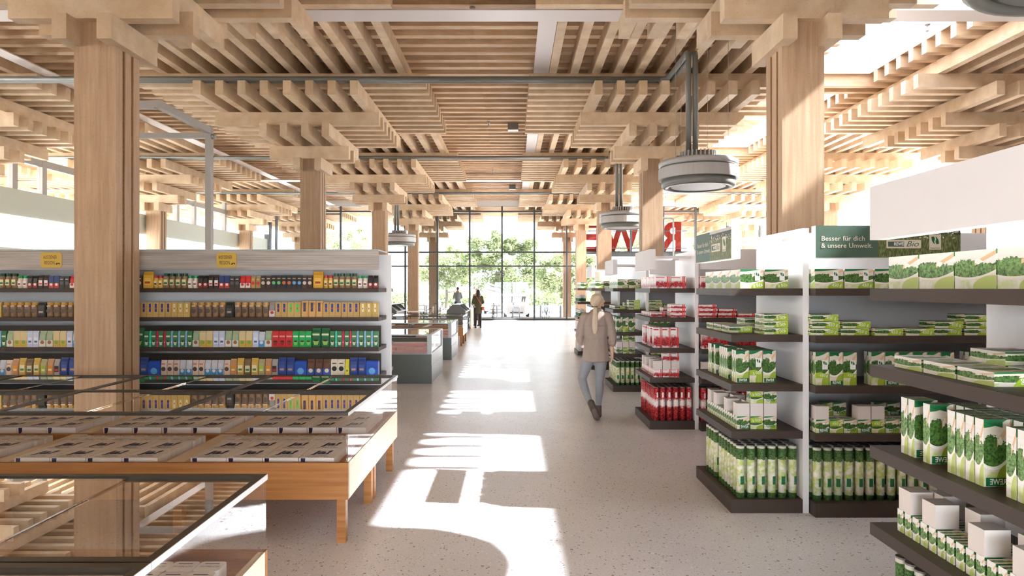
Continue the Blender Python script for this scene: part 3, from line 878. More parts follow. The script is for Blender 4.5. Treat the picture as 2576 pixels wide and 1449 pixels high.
def stock_end(i, v, detail):
    c = RC[i]; rk = RK[i]; cn = COLN[v]
    pr = detail
    # top shelf
    for ix in range(2):
        for iy in range(4):
            prod(P[v, 'land'], 'food_box', '%s food box, %s row back, %s column, top shelf, %s' % (cn, ordw(iy + 1), ordw(ix + 1), rk), 'food box', (1.855 + 0.19 * ix, c - 0.34 + 0.232 * iy, 1.727), 'food boxes on the top shelf of the ' + rk, PR['land', True] if pr and v == 'g' else None)
    for ix, iy, n in ((0, 1, 1), (0, 2, 1), (0, 3, 1), (1, 0, 3), (1, 1, 1), (1, 2, 2)):
        for k in range(n):
            prod(P[v, 'flate'], 'flat_food_box', '%s flat box, layer %s, %s row back, %s column, second shelf, %s' % (cn, ('one', 'two', 'three')[k], ordw(iy + 1), ordw(ix + 1), rk), 'food box', (1.845 + 0.2 * ix, c - 0.34 + 0.215 * iy, 1.37 + 0.053 * k), 'flat food boxes on the second shelf of the ' + rk, PR['flate', True] if pr and v == 'g' else None)
    rowsA = {0: (0, 1, 4, 5, 6, 7, 10, 12, 13), 1: range(0, 11), 2: range(0, 9)}
    for ix in range(3):
        for iy in rowsA[ix]:
            p = PR['up' if ix != 1 else 'up2', True] if (pr and v == 'g') else None
            prod(P[v, 'up'], 'upright_food_box', '%s slim box, %s row back, %s column, third shelf, %s' % (cn, ordw(iy + 1), ordw(ix + 1), rk), 'food box', (1.805 + 0.106 * ix, c - 0.36 + 0.053 * iy, 0.99), 'slim boxes on the third shelf of the ' + rk, p)
    for iy in range(14):
        prod(P[v, 'small'], 'small_food_box', '%s small box, bottom layer, %s row back, aisle column, fourth shelf, %s' % (cn, ordw(iy + 1), rk), 'food box', (1.805, c - 0.38 + 0.057 * iy, 0.628), 'small boxes low on the fourth shelf of the ' + rk, PR['small%d' % (iy % 3), True] if pr and v == 'g' and iy % 14 == 0 else None)
    for iy in (0, 4, 9, 12):
        prod(WB, 'blank_box', 'blank white box, %s row back, aisle column, fourth shelf, %s' % (ordw(iy + 1), rk), 'box', (1.805, c - 0.357 + 0.057 * iy, 0.729), 'blank boxes on the fourth shelf of the ' + rk)
    for iy in (2, 7, 11):
        prod(WB, 'blank_box', 'blank white box, %s row back, second column, fourth shelf, %s' % (ordw(iy + 1), rk), 'box', (1.911, c - 0.357 + 0.057 * iy, 0.729), 'blank boxes on the fourth shelf of the ' + rk)
    for ix in (1, 2):
        for iy in range(0, 14 if ix == 1 else 4):
            prod(P[v, 'small'], 'small_food_box', '%s small box, bottom layer, %s row back, %s column, fourth shelf, %s' % (cn, ordw(iy + 1), ordw(ix + 1), rk), 'food box', (1.805 + 0.106 * ix, c - 0.38 + 0.057 * iy, 0.628), 'small boxes low on the fourth shelf of the ' + rk, PR['small%d' % ix, True] if pr and v == 'g' and iy == 0 else None)
        for iy in (0,) if ix == 1 else (0, 2):
            prod(WB, 'blank_box', 'blank white box under small boxes, %s row back, %s column, fourth shelf, %s' % (ordw(iy + 1), ordw(ix + 1), rk), 'box', (1.805 + 0.106 * ix, c - 0.357 + 0.057 * iy, 0.729), 'blank boxes on the fourth shelf of the ' + rk)
            for q in (0, 1):
                prod(P[v, 'small'], 'small_food_box', '%s small box, top layer, %s row back, %s column, fourth shelf, %s' % (cn, ordw(iy + q + 1), ordw(ix + 1), rk), 'food box', (1.805 + 0.106 * ix, c - 0.38 + 0.057 * iy + q * 0.046, 0.83), 'small boxes stacked on blank boxes of the ' + rk, PR['small%d' % (1 if ix == 1 else 2), True] if pr and v == 'g' and iy == 0 and q == 0 else None)
    for ix in range(6):
        for iy in range(12):
            if ix == 0 and iy == 7: continue
            x = 1.775 + 0.081 * ix; y = c - 0.42 + 0.072 * iy
            if i == 0 and (ix > 3 or iy < 2): continue
            if i >= 3 and (ix > 4 and iy > 6): continue
            prod(P[v, 'tube'], 'food_tube', '%s tall tube, %s row back, %s column, base of %s' % (cn, ordw(iy + 1), ordw(ix + 1), rk), 'food tube', (x, y, 0.105), 'tall tubes on the base of the ' + rk, None, (0, 0, random.uniform(-0.5, 0.5)), 0.40 if (i < 3) else None)
stock_end(0, 'g', True)
stock_end(1, 'g', True)
stock_end(2, 'r', False)
stock_end(3, 'g', True)

def stock_main(i, v, xmax, detail):
    c = RC[i]; rk = MK[i]; cn = COLN[v]
    x = EPX + 0.12
    yf = c - 0.585
    k = 0
    while x < xmax:
        k += 1
        prod(P[v, 'wide'], 'food_box', '%s food box, %s from the left, top shelf, %s' % (cn, ordw(k), rk), 'food box', (x, yf + 0.09, 1.727), 'food boxes on the top shelf of the ' + rk, PR['wide', False] if detail and v == 'g' else None)
        x += 0.228
    x = EPX + 0.10; hts = [3, 2, 1, 1, 2, 3, 2, 2, 1, 3]; k = 0
    while x < xmax:
        for q in range(hts[k % 10]):
            yy_ = yf + (0.12 if hts[k % 10] == 1 else 0.16)
            prod(P[v, 'flat'], 'flat_food_box', '%s flat box, layer %s, %s pile from the left, second shelf, %s' % (cn, ('one', 'two', 'three')[q], ordw(k + 1), rk), 'food box', (x + (0.012 if q % 2 else 0), yy_, 1.37 + 0.053 * q), 'flat food boxes on the second shelf of the ' + rk, PR['flat', False] if detail and v == 'g' else None)
        x += 0.235; k += 1
    x = EPX + 0.08; k = 0
    while x < xmax:
        if k % 7 != 3:
            for q in range(2):
                prod(P[v, 'up'], 'upright_food_box', '%s slim box, %s row, %s from the left, third shelf, %s' % (cn, ('front', 'rear')[q], ordw(k + 1), rk), 'food box', (x, yf + 0.075 + 0.06 * q, 0.99), 'slim boxes on the third shelf of the ' + rk, PR['up' if k % 2 else 'up2', False] if detail and v == 'g' and q == 0 else None)
        x += 0.106; k += 1
    x = EPX + 0.08; k = 0
    while x < xmax:
        for q in range(2):
            prod(P[v, 'small'], 'small_food_box', '%s small box, %s row, %s from the left, fourth shelf, %s' % (cn, ('front', 'second')[q], ordw(k + 1), rk), 'food box', (x, yf + 0.07 + 0.06 * q, 0.628), 'small boxes low on the fourth shelf of the ' + rk, PR['small%d' % (k % 3), False] if detail and v == 'g' and q == 0 else None)
        if k % 4 in (0, 3):
            prod(WB, 'blank_box', 'blank white box on small boxes, %s from the left, fourth shelf, %s' % (ordw(k + 1), rk), 'box', (x, yf + 0.095, 0.729), 'blank boxes on the fourth shelf of the ' + rk)
        else:
            prod(WB, 'blank_box', 'blank box behind small boxes, %s from the left, fourth shelf, %s' % (ordw(k + 1), rk), 'box', (x, yf + 0.235, 0.628), 'blank boxes further back on the ' + rk)
            prod(P[v, 'small'], 'small_food_box', '%s small box on rear blank box, %s from left, fourth shelf, %s' % (cn, ordw(k + 1), rk), 'food box', (x, yf + 0.235, 0.729), 'small boxes further back on the ' + rk, PR['small%d' % (k % 3), False] if detail and v == 'g' else None)
        x += 0.106; k += 1
    x = EPX + 0.06; k = 0
    while x < xmax:
        for q in range(3):
            prod(P[v, 'tube'], 'food_tube', '%s tall tube, %s row back, %s from the left, base of %s' % (cn, ordw(q + 1), ordw(k + 1), rk), 'food tube', (x, yf + 0.10 + 0.075 * q, 0.105), 'tall tubes on the base of the ' + rk, None, (0, 0, random.uniform(-0.5, 0.5)), 0.40 if q < 2 else None)
        x += 0.081; k += 1
stock_main(1, 'g', 3.85, True)
stock_main(2, 'r', 3.1, False)
stock_main(3, 'g', 2.85, False)

# fifth and sixth end racks: fewer things show
for iy in range(4):
    for ix in range(2):
        prod(P['g', 'land'], 'food_box', 'green food box, %s row back, %s column, top shelf, fifth end rack' % (ordw(iy + 1), ordw(ix + 1)), 'food box', (1.855 + 0.19 * ix, RC[4] - 0.34 + 0.232 * iy, 1.727), 'food boxes on the top shelf of the fifth end rack')
for iy in range(4):
    for k in range(3 if iy == 0 else 2):
        prod(P['g', 'flate'], 'flat_food_box', 'green flat box, layer %s, %s row back, second shelf, fifth end rack' % (('one', 'two', 'three')[k], ordw(iy + 1)), 'food box', (1.86, RC[4] - 0.34 + 0.215 * iy, 1.37 + 0.053 * k), 'flat food boxes on the second shelf of the fifth end rack')
for zz in (0.99, 0.628, 0.105):
    for iy in range(8):
        prod(P['g', 'up'], 'upright_food_box', 'green slim box, %s row back, %s, fifth end rack' % (ordw(iy + 1), {0.99: 'third shelf', 0.628: 'fourth shelf', 0.105: 'base'}[zz]), 'food box', (1.80, RC[4] - 0.36 + 0.1 * iy, zz), 'slim boxes low on the fifth end rack')
BOT = MB().lathe([(0.0, 0), (0.032, 0.0), (0.034, 0.01), (0.034, 0.10), (0.026, 0.125), (0.012, 0.135), (0.012, 0.155), (0.018, 0.157), (0.018, 0.17)], 12).box(-0.035, 0.012, -0.008, 0.008, 0.17, 0.185).mesh('pump_bottle', [M['white']])
BLB = MB().lathe([(0.0345, 0.02), (0.0345, 0.095)], 12).mesh('bottle_label', [M['darkgreen']])
for zi, zz in enumerate((1.37, 0.99)):
    for iy in range(9):
        for ix in range(2):
            b = prod(BOT, 'pump_bottle', 'white pump bottle, %s row back, %s column, %s shelf, wood-backed rack' % (ordw(iy + 1), ordw(ix + 1), ('second', 'third')[zi]), 'bottle', (1.75 + 0.12 * ix, RC[5] - 0.4 + 0.1 * iy, zz), 'pump bottles on the wood-backed rack')
            link('bottle_label', BLB, b)
CT = bxm(0.07, 0.07, 0.24, 'white_carton', [M['whiteboard'], M['darkgreen']])
for zi, zz in enumerate((0.628, 0.105)):
    for iy in range(9):
        prod(CT, 'white_carton', 'white carton, %s row back, %s of the wood-backed rack' % (ordw(iy + 1), ('fourth shelf', 'base')[zi]), 'carton', (1.75, RC[5] - 0.4 + 0.1 * iy, zz), 'white cartons on the wood-backed rack')
for iy in range(4):
    prod(P['g', 'land'], 'food_box', 'green food box, %s row back, top shelf, wood-backed rack' % ordw(iy + 1), 'food box', (1.855, RC[5] - 0.34 + 0.232 * iy, 1.727), 'food boxes on the top shelf of the wood-backed rack')

# ------------------------------------------------------------------ long left rack
LY0, LY1 = 8.25, 8.77
LX0, LX1 = -9.3, -1.66
lr = thing('long_rack', 'long left rack of coffee with a greyed wood header board', 'shelf rack', (0, 0, 0))
pbox('back_panel', LX0, LX1 + 0.06, LY1, LY1 + 0.05, 0.0, 2.17, M['white'], lr)
for z in (1.727, 1.367, 0.993, 0.64):
    pbox('shelf', LX0, LX1, LY0, LY1, z - 0.05, z, M['shelf'], lr)
    pbox('shelf', LX0, LX1, LY1 + 0.05, LY1 + 0.5, z - 0.05, z, M['shelf'], lr)
pbox('base', LX0, LX1, LY0 - 0.02, LY1 + 0.5, 0, 0.105, M['shelf'], lr)
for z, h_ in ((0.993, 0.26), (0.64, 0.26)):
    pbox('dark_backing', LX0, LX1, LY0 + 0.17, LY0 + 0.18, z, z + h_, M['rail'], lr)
hd = link('header', None, lr, (0, LY0 - 0.005, 1.955))
for k in range(4):
    pbox('header_plank', LX0, LX1 + 0.002 * (k % 2), 0, 0.03, 0.06 * k, 0.06 * k + 0.0585, M['greywood'], hd)
pbox('header_top', LX0, LX1, 0, LY1 - LY0 + 0.05, 0.24, 0.255, M['freezer_rim'], lr).location = ((LX0 + LX1) / 2, LY0 + (LY1 - LY0) / 2 + 0.02, 2.195)
M['mustard'] = plain('mustard_card', (206, 172, 76), 0.5, 0, 0.3, 0.02)
for sx, w_ in ((-5.72, 0.262), (-3.545, 0.246)):
    s = tag(link('region_sign', MB().prism(rrect(w_, 0.185, 0.03), 'y', -0.006, 0.0).mesh('region_sign', M['mustard']), None, (sx, LY0 - 0.006, 2.077)),
            'mustard yellow rounded sign on the header board, %s' % ('left of the near timber column' if sx < -5 else 'right of the near timber column'), 'sign', 'mustard signs on the coffee rack')
    it = [(text_mb('AUS DEINER', 0.062, M['ink'], width=0.168), (-0.012, -0.0075, 0.032)), (text_mb('REGION...', 0.062, M['ink'], width=0.15), (-0.008, -0.0075, -0.036)),
          (poly_me([(0, 0), (0.012, 0), (0.02, 0.014), (0.034, 0.016), (0.042, 0.0), (0.05, 0.016), (0.036, 0.026), (0.018, 0.022), (0.006, 0.026)], M['ink']), (0.062, -0.0075, -0.06))]
    link('lettering', join_meshes('lettering', it), s)

# packages: bag, jar, brick
def bag_me(w, d, h, mats):
    r = []
    for z, kw, kd in ((0, 0.96, 0.9), (0.02 * h, 1, 1), (0.5 * h, 1, 1.05), (0.78 * h, 0.97, 0.8), (0.92 * h, 0.95, 0.25), (h, 0.97, 0.16)):
        a, b = w / 2 * kw, d / 2 * kd
        e = min(a, b) * 0.35
        r.append([(-a + e, -b, z), (a - e, -b, z), (a, -b + e, z), (a, b - e, z), (a - e, b, z), (-a + e, b, z), (-a, b - e, z), (-a, -b + e, z)])
    return MB().loft(r, 0, False).mesh('coffee_bag', mats)
def jar_me(r, h, mats): return MB().lathe([(r * 0.9, 0), (r, 0.01), (r, h * 0.7), (r * 0.75, h * 0.82), (r * 0.75, h * 0.84)], 12).mesh('coffee_jar', mats)
def cap_me(r, h, mat): return MB().lathe([(r * 0.86, h * 0.8), (r * 0.88, h * 0.82), (r * 0.88, h), (r * 0.8, h)], 12, smooth=False).mesh('jar_lid', [mat])
def brick_me(w, d, h, mats): return MB().box(-w / 2, w / 2, -d / 2, d / 2, 0, h * 0.92).prism([(-w / 2, h * 0.92), (w / 2, h * 0.92), (w * 0.47, h), (-w * 0.47, h)], 'y', -d * 0.3, d * 0.3).mesh('coffee_pack', mats)
MC = {}
def cm(rgb, rough=0.4):
    if rgb not in MC: MC[rgb] = plain('pack_colour_%d' % len(MC), rgb, rough, 0, 0.45, 0.08)
    return MC[rgb]
def patch(kind, w, h, d, rgb, rgb2):
    y = -d / 2 - 0.0016
    it = []
    if kind == 'stripe': it = [(quad_me(-w * 0.17, w * 0.17, h * 0.35, h * 0.9, cm(rgb), y), (0, 0, 0)), (poly_me([(0, h * .5), (w * .1, h * .58), (0, h * .66), (-w * .1, h * .58)], cm(rgb2), y - 0.0006), (0, 0, 0))]
    if kind == 'disc': it = [(poly_me([(w * 0.36 * math.cos(a * PI / 8), h * 0.42 + w * 0.36 * math.sin(a * PI / 8)) for a in range(16)], cm(rgb), y), (0, 0, 0)), (quad_me(-w * 0.3, w * 0.3, h * 0.72, h * 0.78, cm(rgb2), y), (0, 0, 0))]
    if kind == 'half': it = [(quad_me(-w * 0.47, w * 0.47, h * 0.03, h * 0.42, cm(rgb), y), (0, 0, 0)), (poly_me([(w * 0.28 * math.cos(a * PI / 6), h * 0.3 + w * 0.28 * math.sin(a * PI / 6)) for a in range(12)], cm(rgb2), y - 0.0006), (0, 0, 0))]
    if kind == 'label': it = [(quad_me(-w * 0.34, w * 0.34, h * 0.2, h * 0.6, cm(rgb), y), (0, 0, 0)), (quad_me(-w * 0.26, w * 0.26, h * 0.28, h * 0.4, cm(rgb2), y - 0.0006), (0, 0, 0))]
    if kind == 'cup': it = [(poly_me([(-w * .34, h * .34), (-w * .2, h * .12), (w * .2, h * .12), (w * .34, h * .34)], cm(rgb), y), (0, 0, 0)), (quad_me(-w * 0.4, w * 0.4, h * 0.62, h * 0.72, cm(rgb2), y), (0, 0, 0)), (poly_me([(w * .3 * math.cos(a * PI / 6), h * .36 + h * .05 * math.sin(a * PI / 6)) for a in range(12)], cm((50, 34, 24)), y - 0.0006), (0, 0, 0))]
    return join_meshes('front_label', it)
# kind: name, shape, w, d, h, body rgb, label kind, rgb, rgb2, lid rgb, description
KINDS = {
 'greenlid': ('jar', .062, .062, .155, (226, 214, 200), 'label', (238, 232, 226), (120, 60, 40), (22, 150, 84), 'jar with green lid and white label'),
 'black': ('bag', .062, .05, .16, (40, 36, 34), 'half', (150, 40, 34), (226, 220, 210), None, 'black coffee bag with small red label'),
 'whitered': ('bag', .064, .05, .165, (66, 48, 44), 'label', (236, 230, 226), (206, 40, 36), None, 'dark coffee bag with white label'),
 'bluered': ('brick', .062, .05, .155, (40, 62, 116), 'half', (206, 60, 50), (236, 226, 216), None, 'blue and red coffee pack'),
 'noir': ('brick', .06, .05, .15, (52, 50, 48), 'disc', (92, 88, 84), (224, 220, 214), None, 'black coffee pack with grey emblem'),
 'redwhite': ('bag', .064, .05, .155, (206, 44, 48), 'half', (232, 224, 220), (206, 60, 56), None, 'red coffee bag with white lower half'),
 'goldred': ('bag', .058, .05, .15, (176, 148, 96), 'disc', (204, 56, 48), (220, 200, 160), None, 'gold coffee bag with red disc'),
 'brown': ('brick', .062, .05, .158, (72, 56, 46), 'disc', (210, 200, 190), (206, 196, 186), None, 'dark brown coffee pack with pale disc'),
 'bgreen': ('brick', .06, .05, .162, (42, 42, 50), 'disc', (110, 196, 130), (190, 160, 70), None, 'black pack with green emblem'),
 'borange': ('brick', .06, .05, .162, (42, 42, 50), 'disc', (216, 108, 70), (190, 160, 70), None, 'black pack with orange emblem'),
 'bblue': ('brick', .06, .05, .162, (42, 42, 52), 'disc', (110, 170, 224), (190, 160, 70), None, 'black pack with blue emblem'),
 'yellow': ('bag', .13, .07, .21, (218, 166, 56), 'label', (226, 190, 90), (180, 60, 40), None, 'large yellow coffee bag'),
 'redlid': ('jar', .055, .055, .16, (216, 170, 70), 'label', (232, 210, 150), (70, 60, 60), (176, 26, 38), 'yellow jar with red lid'),
 'brownjar': ('jar', .072, .072, .185, (150, 116, 84), 'label', (206, 214, 160), (40, 96, 52), (24, 78, 56), 'brown instant jar with dark green lid'),
 'goldjar': ('jar', .084, .084, .185, (140, 110, 80), 'disc', (92, 78, 70), (224, 216, 206), (196, 150, 66), 'brown instant jar with gold lid'),
 'darkbag': ('bag', .1, .06, .19, (46, 44, 40), 'label', (70, 66, 62), (160, 156, 150), None, 'charcoal coffee bag'),
 'goldblue': ('brick', .072, .06, .185, (196, 160, 96), 'stripe', (34, 56, 140), (214, 90, 60), None, 'gold coffee pack with blue stripe'),
 'goldgreen': ('brick', .08, .06, .185, (200, 172, 104), 'stripe', (86, 196, 90), (206, 90, 60), None, 'gold coffee pack with green stripe'),
 'goldcream': ('brick', .074, .06, .185, (196, 166, 92), 'stripe', (232, 222, 176), (204, 70, 50), None, 'gold coffee pack with cream stripe'),
 'caramel': ('bag', .088, .06, .2, (216, 172, 108), 'stripe', (60, 56, 96), (150, 70, 50), None, 'caramel coffee bag with dark stripe'),
 'whitebag': ('bag', .075, .06, .19, (150, 146, 144), 'half', (224, 220, 216), (200, 60, 56), None, 'grey and white coffee bag'),
 'crimson': ('brick', .082, .06, .2, (196, 44, 46), 'cup', (150, 30, 34), (226, 150, 140), None, 'crimson coffee pack'),
 'fresh': ('brick', .075, .06, .2, (34, 166, 84), 'cup', (120, 196, 80), (230, 240, 230), None, 'bright green coffee pack'),
 'forest': ('bag', .11, .07, .235, (38, 104, 66), 'cup', (150, 190, 90), (210, 216, 170), None, 'large dark green coffee bag'),
 'slimgreen': ('brick', .06, .05, .2, (60, 122, 78), 'cup', (206, 216, 190), (224, 224, 190), None, 'slim green pack with pale cup'),
 'teal': ('brick', .022, .05, .2, (64, 196, 176), 'half', (90, 206, 190), (200, 240, 232), None, 'narrow turquoise pack'),
 'pink': ('brick', .022, .05, .2, (204, 34, 82), 'half', (214, 60, 100), (240, 200, 210), None, 'narrow pink pack'),
 'sky': ('brick', .022, .05, .2, (130, 176, 214), 'half', (150, 190, 224), (230, 240, 248), None, 'narrow sky blue pack'),
 'tea': ('brick', .08, .06, .2, (214, 196, 150), 'half', (206, 170, 60), (120, 170, 80), None, 'yellow and cream box'),
 'lattice': ('brick', .07, .06, .2, (196, 204, 222), 'label', (226, 230, 240), (70, 90, 160), None, 'pale blue patterned box'),
 'mint': ('bag', .085, .06, .2, (160, 180, 146), 'half', (220, 216, 206), (150, 100, 70), None, 'mint and beige bag'),
 'cafe': ('bag', .075, .06, .19, (222, 206, 192), 'disc', (90, 70, 64), (196, 90, 90), None, 'cream bag with dark disc'),
 'cafeblue': ('bag', .075, .06, .19, (206, 212, 222), 'half', (70, 150, 206), (226, 226, 226), None, 'white bag with blue base'),
 'ochre': ('bag', .085, .06, .215, (206, 174, 84), 'label', (236, 226, 190), (90, 150, 70), None, 'ochre bag with pale label'),
 'kraft': ('bag', .085, .06, .205, (120, 98, 66), 'label', (222, 216, 190), (60, 140, 80), None, 'kraft bag with pale label'),
 'limebag': ('bag', .08, .06, .2, (176, 170, 130), 'label', (170, 200, 60), (226, 226, 206), None, 'beige bag with lime label'),
 'amber': ('bag', .08, .06, .205, (196, 150, 110), 'label', (224, 150, 40), (236, 220, 190), None, 'tan bag with amber label'),
 'greyred': ('bag', .075, .06, .2, (170, 166, 164), 'label', (60, 56, 56), (196, 50, 50), None, 'grey bag with dark label'),
 'blue': ('bag', .1, .07, .22, (46, 70, 140), 'label', (66, 92, 170), (190, 150, 140), None, 'blue coffee bag'),
 'bluebox': ('brick', .15, .09, .18, (44, 84, 180), 'half', (52, 100, 200), (110, 180, 240), None, 'wide bright blue box'),
 'bluebrown': ('bag', .095, .06, .2, (104, 72, 56), 'half', (50, 96, 180), (226, 214, 206), None, 'brown bag with blue base'),
 'face': ('brick', .085, .06, .2, (222, 216, 200), 'disc', (50, 48, 46), (90, 86, 82), None, 'cream pack with black oval'),
 'lemon': ('bag', .05, .05, .2, (222, 212, 60), 'half', (236, 226, 90), (90, 150, 60), None, 'lemon yellow bag'),
}
ROWS = [
 (1.727, 0.055, 'top shelf', ['whitered', 'whitered', 'bluered', 'bluered', 'noir', 'noir', 'redwhite', 'redwhite', 'goldred', 'goldred', 'brown', 'brown', 'bgreen', 'bgreen', 'borange', 'borange', 'bblue', 'bblue', 'brown', 'brown', 'yellow', 'redlid', 'redlid', 'brownjar', 'brownjar', 'brownjar', 'brownjar', 'greenlid', 'greenlid', 'black', 'black']),
 (1.367, 0.06, 'second shelf', ['goldjar', 'goldjar', 'goldjar', 'goldjar', 'goldjar', 'darkbag', 'goldjar', 'goldjar', 'goldjar', 'goldjar', 'goldjar', 'whitebag', 'goldblue', 'goldblue', 'goldgreen', 'goldgreen', 'caramel', 'caramel', 'caramel', 'goldblue', 'goldblue', 'goldblue', 'goldblue', 'goldblue', 'goldblue', 'goldcream', 'goldcream', 'goldcream']),
 (0.993, 0.06, 'third shelf', ['mint', 'tea', 'tea', 'lattice', 'lattice', 'mint', 'mint', 'tea', 'tea', 'lattice', 'cafeblue', 'mint', 'crimson', 'crimson', 'crimson', 'fresh', 'fresh', 'fresh', 'forest', 'forest', 'slimgreen', 'teal', 'slimgreen', 'pink', 'slimgreen', 'pink', 'slimgreen', 'sky', 'slimgreen', 'sky', 'slimgreen', 'sky', 'slimgreen']),
 (0.64, 0.06, 'fourth shelf', ['cafe', 'cafe', 'cafe', 'cafeblue', 'cafeblue', 'cafe', 'cafe', 'cafeblue', 'cafeblue', 'cafeblue', 'cafe', 'amber', 'ochre', 'kraft', 'ochre', 'limebag', 'amber', 'greyred', 'blue', 'blue', 'bluebox', 'bluebrown', 'bluebrown', 'bluebrown', 'face', 'face', 'lemon', 'blue', 'blue', 'bluebox']),
]
KM = {}
for kname, (shape, w, d, h, rgb, lk, c1, c2, lidc, desc) in KINDS.items():
    b = [cm(rgb)]
    me = bag_me(w, d, h, b) if shape == 'bag' else (jar_me(w / 2, h, b) if shape == 'jar' else brick_me(w, d, h, b))
    KM[kname] = (me, patch(lk, w, h, d * (1.0 if shape != 'bag' else 1.05), c1, c2), cap_me(w / 2, h, cm(lidc)) if lidc else None)
SHAPE_NAME = {'bag': 'coffee_bag', 'jar': 'coffee_jar', 'brick': 'coffee_pack'}
for z, gap, sn, seq in ROWS:
    # sequence is laid from the right end leftwards so that it ends at the rack's right edge as in the photo
    x = LX1 - 0.01; k = len(seq) - 1; cnt = 0
    while x > -7.6:
        kn = seq[k % len(seq)]; k -= 1
        shape, w, d, h = KINDS[kn][:4]
        xc = x - w / 2; cnt += 1
        x -= w + 0.004
        me, pa, cap = KM[kn]
        o = link(SHAPE_NAME[shape], me, None, (xc, LY0 + 0.03 + d / 2, z), (0, 0, random.uniform(-0.05, 0.05)))
        tag(o, '%s, %s from the right, %s, left rack' % (KINDS[kn][9], ordw(cnt), sn), {'bag': 'bag', 'jar': 'jar', 'brick': 'pack'}[shape], '%s row on the %s of the left rack' % (KINDS[kn][9], sn))
        link('front_label', pa, o)
        if cap: link('jar_lid', cap, o)
TW = tube_me('blank_tube', M['tube_w'])
for k in range(52):
    for q in range(2):
        o = prod(TW, 'blank_tube', 'blank pale tube, %s row, %s from the right, base of the left rack' % (('front', 'rear')[q], ordw(k + 1)), 'tube', (LX1 - 0.08 - 0.094 * k, LY0 + 0.1 + 0.1 * q, 0.105), 'blank tubes low on the left rack')
# ------------------------------------------------------------------ wooden glass-topped tables (foreground left) and slate chests
TX1 = -1.098
U = 1.2
def carton_prints():
    it = [(text_mb('ja!', 0.13, M['navy'], shear=0.15, bold=0.005, width=0.13), (0.0, 0.0, 0.025)), (text_mb('H-MILCH', 0.04, M['teal'], shear=0.2, width=0.15), (-0.01, 0.0, -0.085)),
          (text_mb('FETTARME', 0.022, M['teal'], shear=0.2, width=0.12), (-0.01, 0.0, -0.052)), (quad_me(-0.1, -0.07, 0.085, 0.105, M['offwhite'], 0), (0, 0, 0))]
    me = join_meshes('print', it)
    for v in me.vertices: v.co = (v.co.x, v.co.z, 0.0615)
    return me
def notch_me():
    me = poly_me([(-0.105, 0.004), (-0.09, 0.004), (-0.078, 0.03), (-0.076, 0.058), (-0.108, 0.058)], M['navy'], -0.1215)
    me.name = 'notch_mark'
    return me
CPR = carton_prints(); CNO = notch_me()
CAR = MB().box(-0.119, 0.119, -0.12, 0.12, 0, 0.06).mesh('milk_carton', [M['milk']])
CSM = MB().prism(rrect(0.108, 0.098, 0.018), 'z', 0, 0.055).mesh('small_milk_carton', [M['milk']])
CSP = join_meshes('print', [(text_mb('H-MILCH', 0.02, M['teal'], shear=0.2, width=0.08), (0, 0, 0)), (quad_me(-0.03, 0.03, 0.025, 0.032, M['navy']), (0, 0, 0))])
for v in CSP.vertices: v.co = (v.co.x, v.co.z - 0.005, 0.0562)
CSN = quad_me(-0.03, 0.03, 0.008, 0.04, M['navy'], -0.0498); CSN.name = 'notch_mark'

